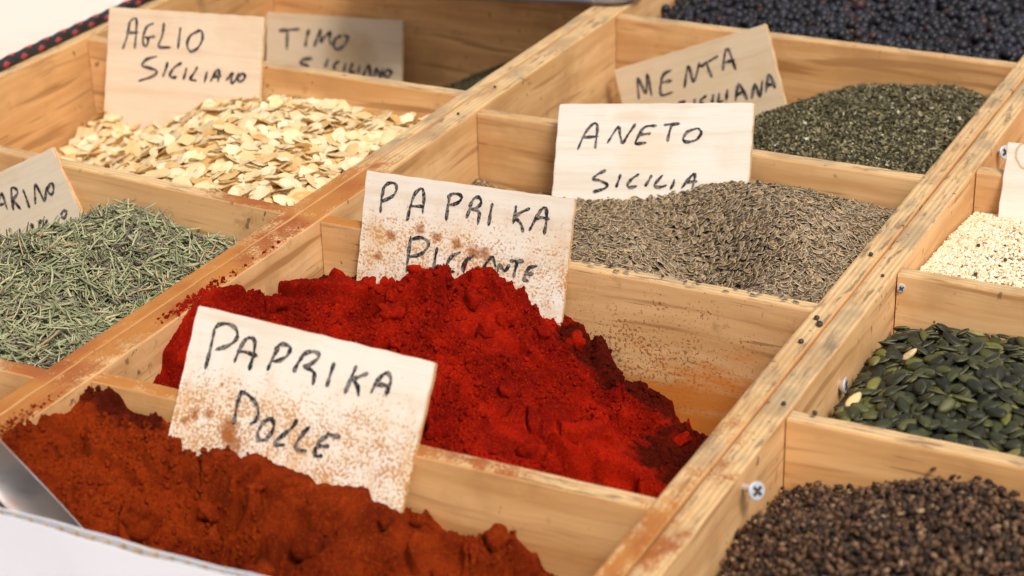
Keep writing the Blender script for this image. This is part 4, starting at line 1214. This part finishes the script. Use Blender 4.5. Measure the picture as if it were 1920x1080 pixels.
# --- coarse brown seeds
def grain(seed):
    V, F = ICO1
    r = np.random.default_rng(seed)
    k = 1 + 0.45 * vnoise(V[:, 0] * 1.6 + seed, V[:, 1] * 1.6 + V[:, 2] * 1.2, seed)
    return V * k[:, None] * np.array([0.0031, 0.0014 + 0.0009 * r.random(), 0.0013 + 0.0005 * r.random()]), F
BROWN = mat_seed('brown_seed', [(0.0, (0.012, 0.007, 0.005)), (0.4, (0.042, 0.020, 0.010)), (0.75, (0.110, 0.052, 0.023)), (0.95, (0.19, 0.10, 0.048)), (1.0, (0.34, 0.22, 0.13))], rough=0.6, spec=0.3, nscale=500.0, namt=0.4, dark=(0.025, 0.014, 0.009))
BROWN_CORE = mat_plain('brown_core', (0.016, 0.009, 0.006), 0.9)
S_BRO = Surf([(.329, -.115, -.038), (.352, -.115, -.031), (.364, -.115, -.028), (.385, -.115, -.018), (.405, -.115, -.013), (.423, -.115, -.011), (.437, -.115, -.016), (.47, -.115, -.024), (.55, -.115, -.030),
              (.328, -.145, -.034), (.328, -.177, -.030), (.328, -.198, -.034), (.328, -.26, -.045), (.35, -.16, -.020), (.38, -.16, -.010), (.41, -.15, -.004), (.43, -.17, -.002), (.39, -.21, -.008), (.45, -.21, -.002), (.36, -.24, -.026), (.42, -.27, -.018), (.5, -.17, -.012), (.6, -.2, -.022), (.5, -.3, -.03), (.34, -.31, -.05)])
S_BRO.extra = lambda x, y: fbm(x, y, 35, 2, 29) * 0.004
piece_heap('brown_seeds', S_BRO, (.3284, .6198, -.3205, -.1128), 24000, [grain(k) for k in range(6)], BROWN, BROWN_CORE,
           'heap of coarse dark brown seeds beside the protruding screw', 'spice seed', 1.0, (0.42, 0.85), 0.005, 909,
           ('brown_seed', 'small rough brown seed on top of the coarse brown heap', 'loose brown seeds', 300, 'seed', [(0.96, 1.0, 'pale tan seed among the dark brown seeds of the coarse heap')]), core_drop=0.0045, lift=0.0004, margin=0.003,
           skew=lambda r, n: (0.3284 + 0.2914 * r.random(n) ** 2.4, -.1128 - .2077 * r.random(n) ** 1.3))

# ------------------------------------------------------------------ things around the trays
def tube(path, rad, n=10, closed=False):
    P = [Vector(p) for p in path]
    V, F = [], []
    for i, p in enumerate(P):
        t = (P[min(i + 1, len(P) - 1)] - P[max(i - 1, 0)]).normalized()
        a = t.cross(Vector((0, 0, 1)))
        if a.length < 1e-4: a = Vector((1, 0, 0))
        a.normalize(); b = t.cross(a)
        for k in range(n):
            an = 2 * math.pi * k / n
            V.append(p + (a * math.cos(an) + b * math.sin(an)) * rad)
    for i in range(len(P) - 1):
        for k in range(n):
            j = (k + 1) % n
            F.append((i * n + k, i * n + j, (i + 1) * n + j, (i + 1) * n + k))
    return np.array([v[:] for v in V]), np.array(F)

# braided cord on the outer edge of the left tray: plaited strands of black and red
t = NT('braided_cord')
X, Y, Z_ = t.xyz(t.coord('Object'))
along = t.math('MULTIPLY', Y, 330.0)
ang = t.math('ARCTAN2', Z_, X)
s1 = t.math('SINE', t.math('ADD', along, t.math('MULTIPLY', ang, 2.0)))
s2 = t.math('SINE', t.math('SUBTRACT', along, t.math('MULTIPLY', ang, 2.0)))
mk = t.math('MULTIPLY', t.step(s1, 0.15, 0.4), t.step(s2, 0.0, 0.3))
t.set('Base Color', t.mix(mk, (0.014, 0.013, 0.014), (0.34, 0.035, 0.035)))
t.set('Roughness', 0.7)
t.bump(t.math('ADD', s1, s2), 0.4, 0.0006)
CORD = t.m
n = 180
pts = []
V, F = [], []
cr = 0.0036
ys = np.linspace(-0.34, 0.335, n)
for i, yy in enumerate(ys):
    for k in range(12):
        a = 2 * math.pi * k / 12
        rr_ = cr * (1 + 0.10 * math.sin(yy * 330 + 2 * a) + 0.10 * math.sin(yy * 330 - 2 * a))
        V.append((rr_ * math.cos(a) + 0.0005 * math.sin(yy * 17), yy, rr_ * math.sin(a)))
for i in range(n - 1):
    for k in range(12):
        j = (k + 1) % 12
        F.append((i * 12 + k, i * 12 + j, (i + 1) * 12 + j, (i + 1) * 12 + k))
cord = link('elastic_cord', mesh_np('elastic_cord', np.array(V), np.array(F)), CORD)
cord.location = (-0.3195, 0, 0.0042)
tag(cord, 'black and red braided elastic cord lying along the tray edge', 'cord')
BLACK = mat_plain('black_hook', (0.015, 0.014, 0.014), 0.45)
hp = []
for i in range(25):
    s = i / 24
    a = math.pi * (1.0 - s * 1.05)
    hp.append((0.0115 + 0.0115 * math.cos(a) + 0.010 * s, 0.335 + 0.016 * s, 0.0040 + 0.013 * math.sin(a) - 0.012 * s * s))
V, F = tube(hp, 0.0020, 10)
hk = link('hook', mesh_np('hook', V, F), BLACK, cord)

# ---- white corrugated board standing in front of the tray ends
BOARD_W = mat_plain('white_liner', (0.62, 0.62, 0.68), 0.55, n_scale=14.0, c2=(0.56, 0.56, 0.61), amt=0.5)
KRAFT = mat_plain('kraft_fluting', (0.42, 0.31, 0.20), 0.8, n_scale=120.0, c2=(0.62, 0.52, 0.40), amt=0.6)
cb = empty('corrugated_board', (0.0, -0.336, TABLE_Z))
tag(cb, 'white corrugated cardboard sheet standing against the tray front', 'cardboard')
CB_T, CB_TOP = 0.0066, 0.0078
def slab(name, x0, x1, y0, y1, z0, z1, mat, parent, bev=0.0003, seg=60):
    bm = bmesh.new()
    bmesh.ops.create_cube(bm, size=1.0)
    for v in bm.verts:
        v.co = (x0 + (v.co.x + .5) * (x1 - x0), y0 + (v.co.y + .5) * (y1 - y0), z0 + (v.co.z + .5) * (z1 - z0))
    xe = [e for e in bm.edges if abs(e.verts[0].co.x - e.verts[1].co.x) > 0.1]
    bmesh.ops.subdivide_edges(bm, edges=xe, cuts=seg, use_grid_fill=True)
    for v in bm.verts:
        if v.co.z > (z0 + z1) / 2:
            v.co.z += 0.0007 * math.sin(v.co.x * 60 + y0 * 900) + 0.0004 * math.sin(v.co.x * 171)
            v.co.y += 0.0004 * math.sin(v.co.x * 43)
    o = link(name, bm_mesh(bm, name), mat, parent)
    o.matrix_parent_inverse = Matrix.Translation(-Vector(parent.location))
    return o
yf = -0.3388
slab('liner', -0.36, 0.62, yf, yf + 0.0008, TABLE_Z + 0.001, CB_TOP, BOARD_W, cb)
slab('liner', -0.36, 0.62, yf + CB_T - 0.0008, yf + CB_T, TABLE_Z + 0.001, CB_TOP - 0.0006, BOARD_W, cb)
xs = np.arange(-0.36, 0.62, 0.0008)
mid = yf + CB_T / 2
yw = mid + (CB_T / 2 - 0.0014) * np.sin(xs * 2 * np.pi / 0.0078)
V = np.concatenate([np.stack([xs, yw + o_, np.full_like(xs, z)], 1) for o_ in (-0.0003, 0.0003) for z in (TABLE_Z + 0.001, CB_TOP - 0.0010)])
m_ = len(xs)
i_ = np.arange(m_ - 1)
F = np.concatenate([np.stack([a * m_ + i_, a * m_ + i_ + 1, b * m_ + i_ + 1, b * m_ + i_], 1) for a, b in ((0, 1), (3, 2), (1, 3), (2, 0))])
fl = link('fluting', mesh_np('fluting', V, F, False), KRAFT, cb)
fl.matrix_parent_inverse = Matrix.Translation(-Vector(cb.location))

# ---- steel scoop stuck in the sweet paprika
t = NT('scoop_steel')
oc = t.coord('Object')
nn = t.noise(t.vmath('MULTIPLY', oc, (30, 400, 400)), 1.0, 3.0)
dd = t.noise(oc, 35.0, 3.0, 0.5)
dm = t.math('MULTIPLY', t.step(dd, 0.40, 0.70), 0.55)
t.set('Base Color', t.mix(dm, (0.34, 0.33, 0.33), (0.22, 0.08, 0.02)))
t.set('Metallic', t.math('SUBTRACT', 1.0, dm))
t.set('Roughness', t.math('ADD', 0.42, t.math('MULTIPLY', nn, 0.25)))
SCOOP = t.m
sc_o = empty('steel_scoop', (0.0346, -0.303, 0.0))
tag(sc_o, 'steel scoop stuck in the brown paprika', 'scoop')
A_ = Vector((0.0346, -0.2955, 0.0125)); B_ = Vector((0.0735, -0.2925, -0.0250))
ax = (B_ - A_).normalized()
yy_ = Vector((0, -1, 0)); yy_ = (yy_ - ax * yy_.dot(ax)).normalized()      # across, towards the near rim
dn = ax.cross(yy_)
if dn.z > 0: dn = -dn
W_, D_ = 0.0225, 0.019
prof = [(0.0, -0.0006)] + [((1 - math.cos(a)) / 2, math.sin(a)) for a in np.linspace(0.02, math.pi - 0.02, 14)] + [(1.0, -0.0006)]
L0_, L1_ = -0.045, (B_ - A_).length + 0.020
Vv = []
for sft in (0.0, 1.0):                      # inner and outer skin
    for q in np.linspace(0, 1, 14):
        l = L0_ + (L1_ - L0_) * q
        taper = 1.0 if q < 0.6 else 1.0 - 0.25 * ((q - 0.6) / 0.4) ** 2
        for cxx, czz in prof:
            c_ = (cxx - 0.5) * taper + 0.5
            g = 0.0007 * sft
            p = A_ + ax * l + yy_ * (W_ * c_ + (cxx - 0.5) * 2 * g) + dn * ((D_ * czz * taper) + g * min(1, czz + 0.3))
            Vv.append(p[:])
npf = len(prof)
Ff = []
for s in range(2):
    for q in range(13):
        for k in range(npf - 1):
            a = s * 14 * npf + q * npf + k
            f = (a, a + 1, a + npf + 1, a + npf)
            Ff.append(f if s == 0 else f[::-1])
o2 = 14 * npf
for q in range(13):
    for k in (0, npf - 1):
        a = q * npf + k
        Ff.append((a, a + npf, a + npf + o2, a + o2))
for q in (0, 13):
    for k in range(npf - 1):
        a = q * npf + k
        Ff.append((a, a + 1, a + 1 + o2, a + o2))
tr = link('trough', mesh_np('trough', np.array(Vv), np.array(Ff)), SCOOP, sc_o)
tr.matrix_parent_inverse = Matrix.Translation(-Vector(sc_o.location))
cap = [tuple(A_ + ax * L0_ + yy_ * (W_ * c) + dn * (D_ * max(z, 0))) for c, z in prof]
bm = bmesh.new()
bm.faces.new([bm.verts.new(c) for c in cap])
r_ = bmesh.ops.extrude_face_region(bm, geom=list(bm.faces))
for v in [g for g in r_['geom'] if isinstance(g, bmesh.types.BMVert)]: v.co -= ax * 0.0008
bp = link('back_plate', bm_mesh(bm, 'back_plate'), SCOOP, sc_o)
bp.matrix_parent_inverse = Matrix.Translation(-Vector(sc_o.location))
h0 = A_ + ax * L0_ + yy_ * W_ * 0.5 + dn * D_ * 0.4
V, F = tube([h0 - ax * s + Vector((0, 0, -0.25 * s * s)) for s in np.linspace(0, 0.10, 12)], 0.0055, 14)
hd = link('handle', mesh_np('handle', V, F), SCOOP, sc_o)
hd.matrix_parent_inverse = Matrix.Translation(-Vector(sc_o.location))

# ---- shallow clear plastic tub on the far corner of the left tray
t = NT('clear_plastic')
t.set('Base Color', (0.62, 0.62, 0.70))
t.set('Roughness', 0.12)
t.set('Transmission Weight', 0.6)
t.set('IOR', 1.45)
PLASTIC = t.m
def rrect(w, h, r, n=8):
    P = []
    for cx, cy, a0 in ((w - r, h - r, 0), (r, h - r, 90), (r, r, 180), (w - r, r, 270)):
        for k in range(n + 1):
            a = R(a0 + 90 * k / n)
            P.append((cx + r * math.cos(a), cy + r * math.sin(a)))
    return P
bm = bmesh.new()
ringz = [(0.0, 0.004, 0.0005), (0.0, 0.0, 0.004), (0.0, -0.004, 0.040), (0.0, -0.009, 0.0405), (0.0, -0.009, 0.042), (0.0, -0.0025, 0.042), (0.0, 0.0015, 0.0045), (0.0, 0.005, 0.0020)]
w_, h_ = 0.21, 0.075
rings = []
for _, ins, z in ringz:
    rings.append([bm.verts.new((x * (w_ - 2 * ins) / w_ + ins, y * (h_ - 2 * ins) / h_ + ins, z)) for x, y in rrect(w_, h_, 0.022)])
m_ = len(rings[0])
for a, b in zip(rings[:-1], rings[1:]):
    for i in range(m_):
        j = (i + 1) % m_
        bm.faces.new((a[i], a[j], b[j], b[i]))
bm.faces.new(rings[0][::-1]); bm.faces.new(rings[-1])
tub = link('plastic_tub', bm_mesh(bm, 'plastic_tub', True), PLASTIC)
ya_ = math.atan2(0.035, 0.122)
tub.rotation_euler = (0, 0, ya_)
tub.location = Vector((0.026, 0.4285, 0.0012)) - Vector((math.cos(ya_), math.sin(ya_), 0)) * w_
tag(tub, 'shallow clear plastic tub resting on the far tray corner', 'container')

# ---- stray seeds on the rims
STRAY = mat_plain('stray_seed', (0.030, 0.022, 0.018), 0.5, n_scale=600.0, c2=(0.10, 0.06, 0.035), amt=0.6)
me0 = mesh_np('stray_seed', grain(3)[0] * np.array([0.55, 0.95, 0.95]), grain(3)[1]); me0.materials.append(STRAY)
me1 = mesh_np('stray_seed', grain(5)[0] * np.array([0.9, 0.7, 0.7]), grain(5)[1]); me1.materials.append(STRAY)
stray = [(.309, -.012, 1.0, 0), (.3125, -.018, 1.15, 1), (.3105, -.040, 1.0, 0), (.3235, .050, .7, 0), (.310, .073, .9, 0), 
         (.324, -.103, .8, 0), (.340, -.1065, 1.0, 0), (.008, .18, .7, 0), (.006, .235, .6, 1), (.19, .006, .7, 0), (.24, .005, .6, 1), (.22, .0045, .6, 0)]
for i, (x, y, s, k) in enumerate(stray):
    o = bpy.data.objects.new('stray_seed', (me0, me1)[k])
    COL.objects.link(o)
    o.scale = (s, s, s)
    o.location = (x, y, 0.0012 * s)
    o.rotation_euler = (0.1, 0.1, i * 1.9)
    tag(o, 'tiny dark stray seed on the divider between red paprika and dill' if .1 < x < .3 else
        'tiny dark stray seed on the rim between the garlic and dill trays' if x < .1 else
        'tiny dark stray seed on the divider between pumpkin seeds and brown seeds' if x > .33 else
        'tiny dark stray seed on the rim between the paprika and pumpkin seed trays', 'seed', 'stray seeds on the tray rims')
for i, (x, y) in enumerate([(.352, .135), (.372, .112), (.385, .150), (.362, .090), (.395, .125)]):
    o = bpy.data.objects.new('stray_seed', me0)
    COL.objects.link(o)
    o.scale = (.75, .75, .75)
    o.location = (x, y, float(S_SES(np.array([x]), np.array([y]))[0]) + 0.0016)
    o.rotation_euler = (0.2, 0.1, i * 2.3)
    tag(o, 'tiny dark stray seed lying on the cream sesame seeds', 'seed', 'stray seeds in the sesame')
rs = np.random.default_rng(12)
dm_ = []
for k in range(3):
    T = dill(k)
    me = mesh_np('dill_seed', T[0], T[1], True, dict(T[2])); me.materials.append(DILL)
    dm_.append(me)
for i in range(26):
    o = bpy.data.objects.new('dill_seed', dm_[i % 3])
    COL.objects.link(o)
    o.location = (rs.uniform(.165, .300), .0022 + rs.random() * .0062, -0.0008)
    o.rotation_euler = (rs.uniform(-.15, .15), rs.uniform(-.15, .15), rs.uniform(0, 6.3))
    o['rnd'] = float(rs.random())
    tag(o, 'spilt dill seed lying on the divider top beside the dill heap', 'seed', 'dill seeds spilt on the divider')
